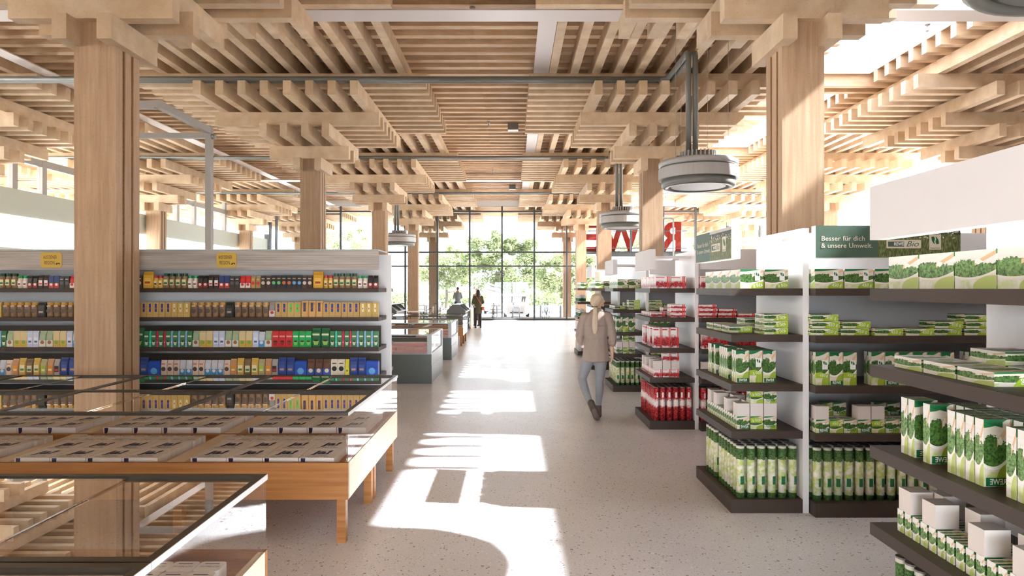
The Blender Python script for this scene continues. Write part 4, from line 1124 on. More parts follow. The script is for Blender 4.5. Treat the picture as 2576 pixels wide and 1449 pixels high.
def wood_table(x1, y0, nx, lab, tname, stock, legs=True, xs_detail=True):
    D = 0.96
    t = thing('display_table', lab, 'display table', (x1, y0, 0), None, 'wooden glass-topped display tables')
    W = U * nx
    z0, z1, zt = 0.31, 0.557, 0.896
    pbox('front_board', -W, 0, 0, 0.03, z0, z1, M['table'], t)
    pbox('back_board', -W, 0, 2 * D - 0.03, 2 * D, z0, z1, M['table'], t)
    pbox('side_board', -0.03, 0.0, 0.03, 2 * D - 0.03, z0, z1, M['table_lit'], t)
    pbox('side_board', -W, -W + 0.03, 0.03, 2 * D - 0.03, z0, z1, M['table_lit'], t)
    pbox('tray_floor', -W + 0.03, -0.03, 0.03, 2 * D - 0.03, 0.49, 0.515, M['table'], t)
    pbox('middle_divider', -W + 0.03, -0.03, D - 0.03, D + 0.03, 0.515, 0.54, M['table'], t)
    for k in range(1, nx):
        pbox('tray_divider', -U * k - 0.06, -U * k + 0.06, 0.03, D - 0.03, 0.515, 0.545, M['table_lit'], t)
        pbox('tray_divider', -U * k - 0.06, -U * k + 0.06, D + 0.03, 2 * D - 0.03, 0.515, 0.545, M['table_lit'], t)
    for k in range(nx + 1):
        xx = -U * k - (0.09 if k == 0 else 0.0) + (0.03 if k == nx else 0)
        for yy_ in (0.05, D - 0.09, D + 0.03, 2 * D - 0.11):
            pbox('leg', xx - 0.0, xx + 0.06, yy_, yy_ + 0.06, 0, z0 if yy_ else z0, M['table'], t)
    # rails on top of the glass
    for yy_ in (0.0, D - 0.04, D + 0.005, 2 * D - 0.035):
        pbox('top_rail', -W, 0, yy_, yy_ + 0.035 + 0.0, zt - 0.022, zt, M['rail'], t)
    for k in range(nx + 1):
        for j in range(2):
            xx = -U * k
            a, b = (xx - 0.03, xx) if k == 0 else ((xx, xx + 0.03) if k == nx else (xx - 0.025, xx + 0.025))
            pbox('cross_rail', a, b, j * (D + 0.005) + 0.035, j * (D + 0.005) + D - 0.04, zt - 0.022, zt, M['rail'], t)
    for j in range(2):
        pbox('edge_trim', 0.0, 0.003, j * D, j * D + D - 0.005, zt - 0.024, zt, M['railside'], t)
        pbox('side_glass', -0.012, -0.004, j * D + 0.006, j * D + D - 0.006, z1, zt - 0.024, M['glass'], t)
    for k in range(nx):
        pbox('front_glass', -U * (k + 1) + 0.004, -U * k - 0.014, 0.008, 0.016, z1, zt - 0.022, M['glass'], t)
        pbox('back_glass', -U * (k + 1) + 0.004, -U * k - 0.014, 2 * D - 0.016, 2 * D - 0.008, z1, zt - 0.022, M['glass'], t)
        for j in range(2):
            pbox('top_glass', -U * (k + 1) + 0.03, -U * k - 0.6, j * (D + 0.005) + 0.036, j * (D + 0.005) + D - 0.042, zt - 0.012, zt - 0.006, M['topglass'], t)
            pbox('top_glass', -U * k - 0.6, -U * k - 0.03, j * (D + 0.005) + 0.036, j * (D + 0.005) + D - 0.042, zt - 0.02, zt - 0.014, M['topglass'], t)
    for k in range(min(nx, stock)):
        for j in range(2):
            bx, by = x1 - U * k - 0.105, y0 + j * D + (0.06 if j == 0 else 0.08)
            where = 'tray %d from the aisle' % (k + 1)
            where = ['aisle tray', 'second tray', 'third tray'][k]
            rowname = ('front', 'rear')[j]
            for r in range(2):
                for q in range(4):
                    o = prod(CAR, 'milk_carton', 'large milk carton, %s %s, %s row, %s column, %s' % (rowname, where, ordw(r + 1), ordw(q + 1), tname), 'carton', (bx - 0.125 - 0.245 * q, by + 0.12 + 0.245 * r, 0.516), 'large milk cartons in %s' % tname, CPR)
                    if r == 0: link('notch_mark', CNO, o)
            for r in range(2):
                for q in range(9):
                    o = prod(CSM, 'small_milk_carton', 'small rounded carton, %s %s, %s row, %s column, %s' % (rowname, where, ordw(r + 1), ordw(q + 1), tname), 'carton', (bx - 0.055 - 0.112 * q, by + 0.56 + 0.105 * r, 0.516), 'small milk cartons in %s' % tname, CSP)
                    link('notch_mark', CSN, o)
wood_table(TX1, 4.45, 4, 'wooden display table with glass covers beside the aisle, in front of the timber column', 'the column table', 3)
wood_table(TX1, 1.06, 3, 'nearest wooden display table with glass covers at the lower left corner', 'the nearest table', 3)
wood_table(-1.455, 19.73, 3, 'far wooden display table with glass covers behind the slate chests', 'the far table', 0)

PINK = plain('pink_carton', (236, 206, 204), 0.5, 0, 0.4, 0.03)
PINKD = plain('pink_carton_edge', (234, 186, 186), 0.5, 0, 0.4, 0.04)
PCM = MB().box(-0.08, 0.08, -0.16, 0.16, 0, 0.07, mats=[1, 1, 1, 1, 0, 0]).mesh('pink_carton', [PINK, PINKD])
def slate_chest(x1, y0, lab, tname, n):
    t = thing('freezer_chest', lab, 'freezer', (x1, y0, 0), None, 'slate grey freezer chests')
    W, D = 3.0, 1.92
    zb, zt = 0.53, 0.868
    body = MB()
    body.box(-W, 0, 0, 0.03, 0.0, zb).box(-W, 0, D - 0.03, D, 0, zb).box(-0.03, 0, 0.03, D - 0.03, 0, zb).box(-W, -W + 0.03, 0.03, D - 0.03, 0, zb).box(-W + 0.03, -0.03, 0.03, D - 0.03, 0.3, 0.33)
    part('body', body, M['freezer'], t)
    part('kick_plate', MB().box(-0.0, 0.004, D * 0.0 + 0.01, D - 0.01, 0.0, 0.33), M['freezer'], t)
    part('inner_rim', MB().box(-W, 0, 0, 0.05, zb, zb + 0.012).box(-0.05, 0, 0.05, D - 0.05, zb, zb + 0.012).box(-W, 0, D - 0.05, D, zb, zb + 0.012), M['freezer_rim'], t)
    for (a, b) in ((-0.06, 0.0),):
        for yy_ in (0.0, D - 0.06):
            pbox('post', a - 0.02, b, yy_, yy_ + 0.07, zb + 0.012, zt, M['freezer_rim'], t)
    for k in (1, 2):
        pbox('post', -1.0 * k - 0.02, -1.0 * k + 0.02, 0.0, 0.04, zb + 0.012, zt, M['freezer'], t)
        pbox('cross_rail', -1.0 * k - 0.05, -1.0 * k + 0.05, 0.06, D - 0.06, zt - 0.03, zt, M['freezer_rim'], t)
    pbox('top_rail', -W, 0, 0, 0.06, zt, zt + 0.02, M['freezer_rim'], t)
    pbox('top_rail', -W, 0, D - 0.06, D, zt, zt + 0.015, M['freezer_rim'], t)
    pbox('top_rail', -0.06, 0, 0.06, D - 0.06, zt, zt + 0.015, M['freezer_rim'], t)
    pbox('front_glass', -W, -0.06, 0.02, 0.028, zb + 0.012, zt, M['glass'], t)
    pbox('back_glass', -W, -0.06, D - 0.028, D - 0.02, zb + 0.012, zt, M['glass'], t)
    pbox('side_glass', -0.03, -0.022, 0.06, D - 0.06, zb + 0.012, zt, M['glass'], t)
    pbox('top_glass', -W, -0.06, 0.06, D - 0.06, zt + 0.002, zt + 0.008, M['glass'], t)
    for r in range(3):
        pbox('inner_tray', -0.92, -0.05, 0.08 + 0.33 * r, 0.41 + 0.33 * r, 0.33, 0.50 + 0.05 * r, M['freezer'], t)
    pbox('inner_tray', -1.4, -0.05, 1.25, 1.75, 0.33, 0.52, M['freezer'], t)
    for r in range(3):
        for q in range(5):
            prod(PCM, 'pink_carton', 'flat pink carton, %s row, %s from the aisle, %s' % (ordw(r + 1), ordw(q + 1), tname), 'carton', (x1 - 0.13 - 0.165 * q, y0 + 0.245 + 0.33 * r, 0.5 + 0.05 * r), 'pink cartons in the %s' % tname)
    for q in range(10):
        prod(WB, 'blank_box', 'pale box, %s from the aisle, back of the %s' % (ordw(q + 1), tname), 'box', (x1 - 0.15 - 0.115 * q, y0 + 1.4, 0.52), 'pale boxes in the %s' % tname)
slate_chest(-1.455, 12.0, 'slate grey freezer chest with glass top, nearest beyond the long left rack', 'nearer slate chest', 10)
slate_chest(-1.455, 15.95, 'slate grey freezer chest with glass top, behind the nearer slate chest', 'farther slate chest', 10)

# bulk bins: A-shaped dark cabinets
def bulk_bin(x, y, lab):
    t = thing('bulk_bin', lab, 'bin cabinet', (x, y, 0), None, 'dark sloped bulk bins')
    w = 0.72
    poly = [(-w / 2, 0.80), (w / 2, 0.80), (w / 2, 0.86), (0.13, 1.09), (-0.14, 1.09), (-w / 2, 0.86)]
    for k in range(3):
        part('bin_side', MB().prism(poly, 'y', k * 1.15, k * 1.15 + 0.04), M['freezer'], t)
    for k in range(2):
        part('bin_floor', MB().prism([(-w / 2, 0.80), (w / 2, 0.80), (w / 2, 0.82), (0.08, 0.98), (-0.08, 0.98), (-w / 2, 0.82)], 'y', k * 1.15 + 0.04, k * 1.15 + 1.15), M['freezer'], t)
        part('price_rail', MB().box(w / 2, w / 2 + 0.02, k * 1.15 + 0.04, k * 1.15 + 1.13, 0.80, 0.84), M['whiteboard'], t)
    pbox('ridge', -0.14, 0.13, 0, 2.34, 1.085, 1.10, M['freezer_rim'], t)
    pbox('back_plate', -w / 2 + 0.04, w / 2 - 0.06, 0.0, 2.34, 0.06, 0.8, M['freezer'], t)
    for z in (0.06, 0.32, 0.56):
        pbox('shelf', w / 2 - 0.3, w / 2, 0.02, 2.3, z - 0.02, z, M['freezer'], t)
    pbox('end_panel', -w / 2, w / 2, -0.02, 0.0, 0.0, 0.8, M['freezer'], t)
    pbox('end_panel', -w / 2, w / 2, 2.34, 2.36, 0.0, 0.8, M['freezer'], t)
bulk_bin(-2.13, 25.2, 'dark grey cabinet with sloped bins next to the woman in dark clothes')
bulk_bin(-4.75, 25.2, 'dark grey cabinet with sloped bins left of the timber column far back')
t = thing('wood_cabinet', 'pale wood cabinet with white shelves beside the dark bins', 'cabinet', (-1.98, 28.0, 0))
for sx in (-0.25, 0.22): pbox('side_panel', sx, sx + 0.03, 0, 1.9, 0.0, 0.82, M['table_lit'], t)
pbox('top_board', -0.25, 0.25, 0, 1.9, 0.82, 0.85, M['white'], t)
for z in (0.08, 0.36): pbox('shelf', -0.22, 0.22, 0.02, 1.88, z, z + 0.025, M['white'], t)
t = thing('side_table', 'small white table between the dark bins and the column', 'table', (-3.78, 25.6, 0))
pbox('table_top', -0.3, 0.3, 0, 0.9, 0.79, 0.82, M['white'], t)
for sx in (-0.28, 0.24):
    for sy in (0.02, 0.84): pbox('leg', sx, sx + 0.04, sy, sy + 0.04, 0, 0.79, M['table'], t)
t = thing('metal_stool', 'white tube stool behind the far freezer tops', 'stool', (-3.1, 27.3, 0))
for sx in (-0.14, 0.14):
    part('frame_hoop', MB().tube([(sx, -0.12, 0.0), (sx, -0.12, 0.9), (sx, -0.09, 0.95), (sx, 0.09, 0.95), (sx, 0.12, 0.9), (sx, 0.12, 0)], 0.018, 8), M['white'], t)
part('seat', MB().box(-0.16, 0.16, -0.14, 0.14, 0.62, 0.65), M['white'], t)
# ------------------------------------------------------------------ people
SKIN = plain('skin', (222, 178, 152), 0.5, 0, 0.35, 0.04)
ICO = None
def ico():
    global ICO
    if ICO is None:
        bm = bmesh.new(); bmesh.ops.create_icosphere(bm, subdivisions=2, radius=1.0)
        ICO = ([tuple(v.co) for v in bm.verts], [tuple(v.index for v in f.verts) for f in bm.faces]); bm.free()
    return ICO
def chain(*pts, n=None):
    """pts: (x, y, z, rx[, ry[, rz]]) -> interpolated ellipsoids"""
    out = []
    full = [(p + (p[3],) * (6 - len(p))) for p in pts]
    for a, b in zip(full, full[1:]):
        L = math.dist(a[:3], b[:3])
        st = max(2, int(L / (0.45 * min(min(a[3:6]), min(b[3:6]))) + 1))
        for i in range(st):
            f = i / st
            out.append(tuple(a[k] + (b[k] - a[k]) * f for k in range(6)))
    out.append(full[-1])
    return out
def blob(name, ells, mat, parent, voxel=0.012, smooth=6):
    iv, if_ = ico()
    v = []; f = []
    for e in ells:
        b = len(v)
        v += [(e[0] + p[0] * e[3], e[1] + p[1] * e[4], e[2] + p[2] * e[5]) for p in iv]
        f += [tuple(b + i for i in t) for t in if_]
    me = bpy.data.meshes.new(name + '_raw'); me.from_pydata(v, [], f)
    o = bpy.data.objects.new(name + '_raw', me); COL.objects.link(o)
    r = o.modifiers.new('r', 'REMESH'); r.mode = 'VOXEL'; r.voxel_size = voxel
    sm = o.modifiers.new('s', 'SMOOTH'); sm.iterations = smooth; sm.factor = 0.5
    dg = bpy.context.evaluated_depsgraph_get()
    res = bpy.data.meshes.new_from_object(o.evaluated_get(dg))
    bpy.data.objects.remove(o); bpy.data.meshes.remove(me)
    res.name = name
    res.materials.clear(); res.materials.append(mat)
    res.polygons.foreach_set('use_smooth', [True] * len(res.polygons))
    return link(name, res, parent)
def hand(x, y, z, side, r=0.009, d=(0, 0, -1)):
    """hanging, slightly curled hand; wrist at x,y,z; side +1: thumb towards +y"""
    e = chain((x, y, z, 0.024, 0.028), (x, y, z - 0.05, 0.02, 0.04), (x, y, z - 0.09, 0.017, 0.042))
    for k, (dy, L) in enumerate(((0.030, 0.075), (0.010, 0.085), (-0.010, 0.08), (-0.030, 0.062))):
        dy *= side
        e += chain((x, y + dy, z - 0.085, r), (x - 0.006, y + dy, z - 0.085 - L * 0.5, r * 0.95), (x - 0.022, y + dy, z - 0.085 - L * 0.95, r * 0.8))
    e += chain((x, y + 0.035 * side, z - 0.035, 0.012), (x - 0.008, y + 0.06 * side, z - 0.075, 0.010), (x - 0.016, y + 0.06 * side, z - 0.105, 0.008))
    return e

def fabric(name, rgb, scale=90, var=0.16, rough=0.85):
    g = Gr(name)
    v = g.coords('Object', (1, 1, 1))
    a = g.noise(v, scale, 3, 0.6); b = g.noise(g.coords('Object', (1, 1, 0.45)), 11.0, 3)
    c = s2l(*rgb)
    col = g.mix(g.math('ADD', g.math('MULTIPLY', a, 0.35), g.math('MULTIPLY', b, 0.65)), tuple(x * (1 - var * 1.6) for x in c), tuple(min(1, x * (1 + var * 1.6)) for x in c))
    g.bump(g.math('ADD', g.math('MULTIPLY', b, 1.0), g.math('MULTIPLY', a, 0.15)), 0.5, 0.03)
    return g.fin(col, rough, 0, 0.2)
def hair_mat(name, rgb):
    g = Gr(name)
    v = g.coords('Object', (160, 160, 5))
    a = g.noise(v, 1.0, 3, 0.6)
    c = s2l(*rgb)
    col = g.mix(a, tuple(x * 0.6 for x in c), tuple(min(1, x * 1.3) for x in c))
    g.bump(a, 0.35, 0.006)
    return g.fin(col, 0.5, 0, 0.35)
EYEM = plain('eye_dark', (40, 32, 28), 0.3, 0, 0.5, 0.0)
LIPM = plain('lips', (190, 110, 100), 0.5, 0, 0.4, 0.0)

def woman_shopping():
    t = thing('person', 'person with blond ponytail in taupe jacket and grey jeans walking by the racks', 'person', (1.108, 8.85, 0))
    # body (head turned to the right, towards the racks)
    e = chain((0.03, 0.0, 1.40, 0.05), (0.033, 0.01, 1.50, 0.048))
    e += [(0.04, 0.01, 1.575, 0.070, 0.076, 0.088), (0.062, 0.018, 1.53, 0.052, 0.055, 0.058), (0.06, 0.02, 1.565, 0.062, 0.06, 0.075)]
    e += chain((0.113, 0.028, 1.565, 0.012), (0.132, 0.032, 1.545, 0.011))          # nose, in profile
    e += chain((0.105, 0.03, 1.505, 0.02), (0.108, 0.03, 1.495, 0.018))              # chin
    e += [(0.112, 0.03, 1.522, 0.012, 0.02, 0.008)]
    e += [(0.052, -0.058, 1.555, 0.016, 0.010, 0.028)]                                  # ear
    e += chain((0.03, 0.0, 1.40, 0.06, 0.05), (0.01, 0, 1.30, 0.14, 0.07, 0.08), (0.008, 0, 1.15, 0.125, 0.085), (0.008, 0, 1.03, 0.105, 0.08), (0.0, 0, 0.90, 0.145, 0.1))
    e += chain((-0.155, 0, 1.345, 0.05), (-0.205, 0.0, 1.11, 0.04), (-0.16, 0.13, 0.985, 0.03), (-0.13, 0.18, 0.98, 0.027))
    e += chain((0.185, 0, 1.345, 0.05), (0.232, -0.01, 1.08, 0.04), (0.222, 0.015, 0.95, 0.031), (0.228, 0.02, 0.885, 0.025))
    e += hand(0.23, 0.02, 0.88, 1)
    e += chain((-0.115, 0.19, 0.98, 0.02, 0.03), (-0.09, 0.22, 0.97, 0.025, 0.02))
    e += chain((-0.075, 0.0, 0.86, 0.085, 0.09), (-0.168, 0.06, 0.515, 0.05), (-0.085, -0.19, 0.22, 0.032))
    e += chain((0.08, 0.0, 0.86, 0.085, 0.09), (0.062, 0.02, 0.50, 0.05), (0.045, 0.02, 0.10, 0.032))
    blob('body', e, SKIN, t, 0.0075, 4)
    link('eye', MB().lathe([(0.0, -0.007), (0.006, -0.004), (0.0075, 0), (0.006, 0.004), (0.0, 0.007)], 8, (0.108, 0.0, 1.578)).mesh('eye', [EYEM]), t)
    link('eye', MB().lathe([(0.0, -0.007), (0.006, -0.004), (0.0075, 0), (0.006, 0.004), (0.0, 0.007)], 8, (0.106, 0.052, 1.578)).mesh('eye', [EYEM]), t)
    # jeans
    J = fabric('grey_denim', (146, 148, 152), 160, 0.14)
    e = chain((-0.07, 0.0, 0.82, 0.094, 0.092, 0.08), (-0.115, 0.03, 0.70, 0.083, 0.088), (-0.168, 0.055, 0.52, 0.060, 0.064), (-0.15, -0.02, 0.42, 0.058, 0.062), (-0.098, -0.15, 0.255, 0.044, 0.044), (-0.085, -0.18, 0.215, 0.04))
    e += chain((0.075, 0.0, 0.82, 0.094, 0.092, 0.08), (0.075, 0.02, 0.68, 0.082, 0.088), (0.062, 0.03, 0.50, 0.060, 0.064), (0.058, 0.0, 0.38, 0.058, 0.062), (0.045, 0.01, 0.17, 0.042, 0.044), (0.045, 0.01, 0.13, 0.04))
    e += [(0.0, 0, 0.85, 0.14, 0.092, 0.07)]
    blob('jeans', e, J, t, 0.011, 5)
    # ankle boots: left one pushed up on its toe with the sole to the camera
    B = plain('brown_boot', (86, 74, 68), 0.6, 0, 0.35, 0.08)
    e = chain((-0.078, -0.20, 0.235, 0.047, 0.05), (-0.055, -0.235, 0.165, 0.046, 0.046), (-0.045, -0.255, 0.14, 0.044, 0.05))
    e += chain((-0.045, -0.262, 0.15, 0.042, 0.036, 0.05), (-0.02, -0.235, 0.085, 0.047, 0.034, 0.045), (0.0, -0.19, 0.035, 0.043, 0.04, 0.032))
    bo = blob('boot', e, B, t, 0.009, 4)
    SL = plain('boot_sole', (112, 100, 92), 0.7, 0, 0.3, 0.05)
    blob('sole', chain((-0.045, -0.295, 0.15, 0.034, 0.012, 0.034), (-0.022, -0.268, 0.085, 0.040, 0.012, 0.04), (0.002, -0.222, 0.03, 0.038, 0.014, 0.026)), SL, bo, 0.007, 3)
    e = chain((0.045, 0.01, 0.15, 0.046, 0.048), (0.045, 0.0, 0.07, 0.044, 0.052)) + chain((0.045, -0.02, 0.045, 0.042, 0.05, 0.044), (0.05, 0.06, 0.045, 0.043, 0.05, 0.042), (0.052, 0.14, 0.035, 0.042, 0.05, 0.033))
    blob('boot', e, B, t, 0.009, 4)
    # jacket
    K = fabric('taupe_cotton', (162, 146, 136), 120, 0.10)
    e = chain((0.02, 0, 1.40, 0.105, 0.085, 0.05), (0.012, 0, 1.33, 0.175, 0.092, 0.06), (0.012, 0, 1.22, 0.178, 0.105, 0.07), (0.012, 0, 1.06, 0.152, 0.105, 0.06), (0.008, 0, 0.92, 0.172, 0.118, 0.05), (0.006, 0, 0.80, 0.190, 0.128, 0.05), (0.006, 0, 0.765, 0.190, 0.128, 0.03))
    e += chain((-0.135, 0, 1.345, 0.07, 0.072), (-0.178, 0.0, 1.24, 0.062, 0.068), (-0.208, 0.005, 1.10, 0.057, 0.064), (-0.19, 0.05, 1.03, 0.056, 0.06), (-0.165, 0.10, 1.0, 0.05, 0.05))
    e += chain((0.165, 0, 1.345, 0.07, 0.072), (0.205, 0.0, 1.24, 0.062, 0.068), (0.232, -0.005, 1.10, 0.056, 0.062), (0.235, -0.002, 1.05, 0.054, 0.058), (0.228, 0.0, 0.99, 0.048, 0.052))
    jk = blob('jacket', e, K, t, 0.011, 5)
    blob('cuff', chain((0.231, -0.001, 1.015, 0.056, 0.06, 0.02), (0.226, 0.0, 0.985, 0.053, 0.056, 0.018)), K, jk, 0.008, 3)
    blob('collar', chain((-0.035, -0.02, 1.425, 0.022, 0.04, 0.03), (0.03, -0.055, 1.435, 0.045, 0.016, 0.03), (0.09, -0.01, 1.425, 0.018, 0.045, 0.03)), K, jk, 0.008, 3)
    part('yoke_seam', MB().tube([(-0.145 + 0.015 * k, -0.099 - 0.012 * math.sin(PI * k / 20), 1.228) for k in range(21)], 0.0035, 6), K, jk)
    part('waist_seam', MB().tube([(-0.125 + 0.0135 * k, -0.088 - 0.021 * math.sin(PI * k / 20), 1.055) for k in range(21)], 0.0035, 6), K, jk)
    # hair
    Hm = hair_mat('blond_hair', (206, 186, 160))
    e = [(0.022, -0.004, 1.585, 0.086, 0.092, 0.078), (0.0, -0.012, 1.56, 0.07, 0.084, 0.085), (0.012, -0.04, 1.52, 0.05, 0.05, 0.06)]
    hr = blob('hair', e, Hm, t, 0.008, 4)
    e = chain((-0.005, -0.085, 1.50, 0.026, 0.026), (-0.012, -0.115, 1.44, 0.034, 0.024), (-0.018, -0.125, 1.32, 0.042, 0.02), (-0.018, -0.125, 1.20, 0.040, 0.018), (-0.014, -0.12, 1.15, 0.032, 0.012))
    blob('ponytail', e, Hm, hr, 0.008, 4)
    blob('hair_tie', chain((-0.006, -0.094, 1.487, 0.032, 0.03, 0.012), (-0.007, -0.098, 1.475, 0.032, 0.03, 0.012)), plain('hair_tie_brown', (120, 96, 80), 0.6), hr, 0.008, 2)
woman_shopping()

def simple_person(x, y, rotz, lab, h, top, legs, hairc, female, skin=SKIN, bag=None, bald=False, arms='down'):
    t = thing('person', lab, 'person', (x, y, 0), rotz)
    k = h / 1.70
    S = lambda *p: tuple(v * k for v in p)
    def ch(*pts): return chain(*[S(*p) for p in pts])
    e = ch((0, 0, 1.42, 0.05), (0, 0.005, 1.52, 0.048)) + [S(0, 0.01, 1.60, 0.072, 0.088, 0.1), S(0, 0.03, 1.555, 0.058, 0.07, 0.06), S(0, 0.1, 1.585, 0.012, 0.016, 0.02), S(-0.075, 0.0, 1.585, 0.01, 0.016, 0.028), S(0.075, 0.0, 1.585, 0.01, 0.016, 0.028), S(0, 0.085, 1.54, 0.022, 0.012, 0.009)]
    e += ch((0, 0, 1.40, 0.12, 0.07), (0, 0, 1.2, 0.125, 0.085), (0, 0, 1.05, 0.11, 0.08), (0, 0, 0.92, 0.14, 0.1))
    for s in (-1, 1):
        if arms == 'front':
            e += ch((s * 0.17, 0, 1.37, 0.048), (s * 0.23, -0.02, 1.13, 0.04), (s * 0.13, 0.2, 1.08, 0.03), (s * 0.09, 0.26, 1.09, 0.03, 0.02, 0.035))
        else:
            e += ch((s * 0.17, 0, 1.37, 0.048), (s * 0.235, -0.02, 1.12, 0.04), (s * 0.245, 0.04, 0.90, 0.028))
            e += [tuple(q) for q in hand(s * 0.245 * k, 0.045 * k, 0.89 * k, 1)]
        e += ch((s * 0.09, 0, 0.9, 0.09, 0.095), (s * 0.10, 0.01, 0.5, 0.055), (s * 0.11, 0, 0.1, 0.036))
    blob('body', e, skin, t, 0.012, 4)
    for s in (-1, 1):
        blob('shoe', ch((s * 0.11, -0.03, 0.05, 0.042, 0.045, 0.05), (s * 0.115, 0.08, 0.045, 0.044, 0.05, 0.042), (s * 0.12, 0.15, 0.035, 0.038, 0.045, 0.03)), plain('dark_shoe', (34, 30, 30), 0.5), t, 0.012, 3)
        link('eye', MB().lathe([(0, -0.007), (0.0075, 0), (0, 0.007)], 8, (s * 0.03 * k, 0.086 * k, 1.60 * k)).mesh('eye', [EYEM]), t)
    e = ch((0, 0, 1.42, 0.09, 0.07, 0.04), (0, 0, 1.37, 0.18, 0.095, 0.06), (0, 0, 1.2, 0.175, 0.11), (0, 0, 1.05, 0.15, 0.105), (0, 0, 0.86, 0.17, 0.12))
    if female: e += ch((0, 0, 0.86, 0.172, 0.122), (0, 0, 0.68, 0.165, 0.12, 0.06))
    for s in (-1, 1):
        if arms == 'front': e += ch((s * 0.16, 0, 1.37, 0.066), (s * 0.232, -0.02, 1.13, 0.055), (s * 0.15, 0.17, 1.08, 0.045))
        else: e += ch((s * 0.16, 0, 1.37, 0.066), (s * 0.235, -0.02, 1.12, 0.055), (s * 0.243, 0.03, 0.96, 0.044))
    blob('top', e, top, t, 0.014, 5)
    e = []
    for s in (-1, 1):
        e += ch((s * 0.085, 0, 0.88, 0.1, 0.105), (s * 0.10, 0.01, 0.5, 0.062 if female else 0.075), (s * 0.11, 0, 0.1, 0.042 if female else 0.062))
    blob('tights' if female else 'trousers', e, legs, t, 0.014, 5)
    if hairc:
        hm = hair_mat('hair_%s' % name_n(), hairc)
        e = [S(0, -0.012, 1.625, 0.085, 0.092, 0.088)]
        if female: e += ch((0, -0.05, 1.62, 0.085, 0.06), (0, -0.075, 1.5, 0.095, 0.055), (0, -0.09, 1.38, 0.08, 0.04), (0.02, -0.095, 1.28, 0.05, 0.025))
        blob('hair', e, hm, t, 0.012, 4)
    if bag:
        bm = plain('tan_leather', bag, 0.5)
        part('bag_strap', MB().tube([(-0.1 * k, -0.03, 1.45 * k), (-0.06 * k, -0.125, 1.36 * k), (0.06 * k, -0.145, 1.15 * k), (0.16 * k, -0.13, 1.0 * k), (0.22 * k, -0.02, 0.9 * k)], 0.014, 6), bm, t)
        part('shoulder_bag', MB().box(0.17 * k, 0.27 * k, -0.12, 0.1, 0.78 * k, 0.95 * k), bm, t)
_nn = [0]
def name_n():
    _nn[0] += 1
    return 'abcdef'[_nn[0] - 1]
simple_person(-1.46, 28.6, 0.15, 'person with long dark hair in an olive top and dark skirt near the glass front', 1.66,
              fabric('olive_knit', (70, 68, 48), 60), fabric('dark_tights', (46, 40, 40), 60), (42, 34, 28), True, bag=(196, 92, 40), arms='front')
simple_person(-1.585, 30.2, PI - 0.5, 'bald person half hidden behind the dark-haired one', 1.73, fabric('beige_shirt', (176, 160, 140), 60), fabric('brown_trousers', (90, 80, 70), 60), None, False)
simple_person(-3.1, 37.9, 0.4, 'person in a pale shirt outside the glass front beside the bicycles', 1.78, fabric('pale_shirt', (176, 180, 182), 60), fabric('grey_trousers', (80, 82, 88), 60), (96, 84, 76), False, arms='front')

# ------------------------------------------------------------------ outside: trees, cars, bicycles, hoops, sign letters
def leaf_mat(name, a, b):
    g = Gr(name)
    g.t.nodes.remove(g.b)
    v = g.coords('Object', (1, 1, 1))
    n = g.noise(v, 1.1, 3)
    col = g.mix(g.ramp(n, [(0.35, (0, 0, 0)), (0.65, (1, 1, 1))]), s2l(*a), s2l(*b))
    d = g.n('ShaderNodeBsdfDiffuse', {'Color': col}); tr = g.n('ShaderNodeBsdfTranslucent', {'Color': col})
    mx = g.n('ShaderNodeMixShader', {0: 0.4}); g.t.links.new(d.outputs[0], mx.inputs[1]); g.t.links.new(tr.outputs[0], mx.inputs[2])
    g.t.links.new(mx.outputs[0], g.out.inputs[0])
    return g.m
LEAF = [leaf_mat('leaf_mid', (96, 106, 74), (136, 144, 106)), leaf_mat('leaf_pale', (126, 136, 98), (162, 168, 130))]
BARK = wood_mat('bark', (120, 110, 100), (80, 72, 64), (20, 20, 4))
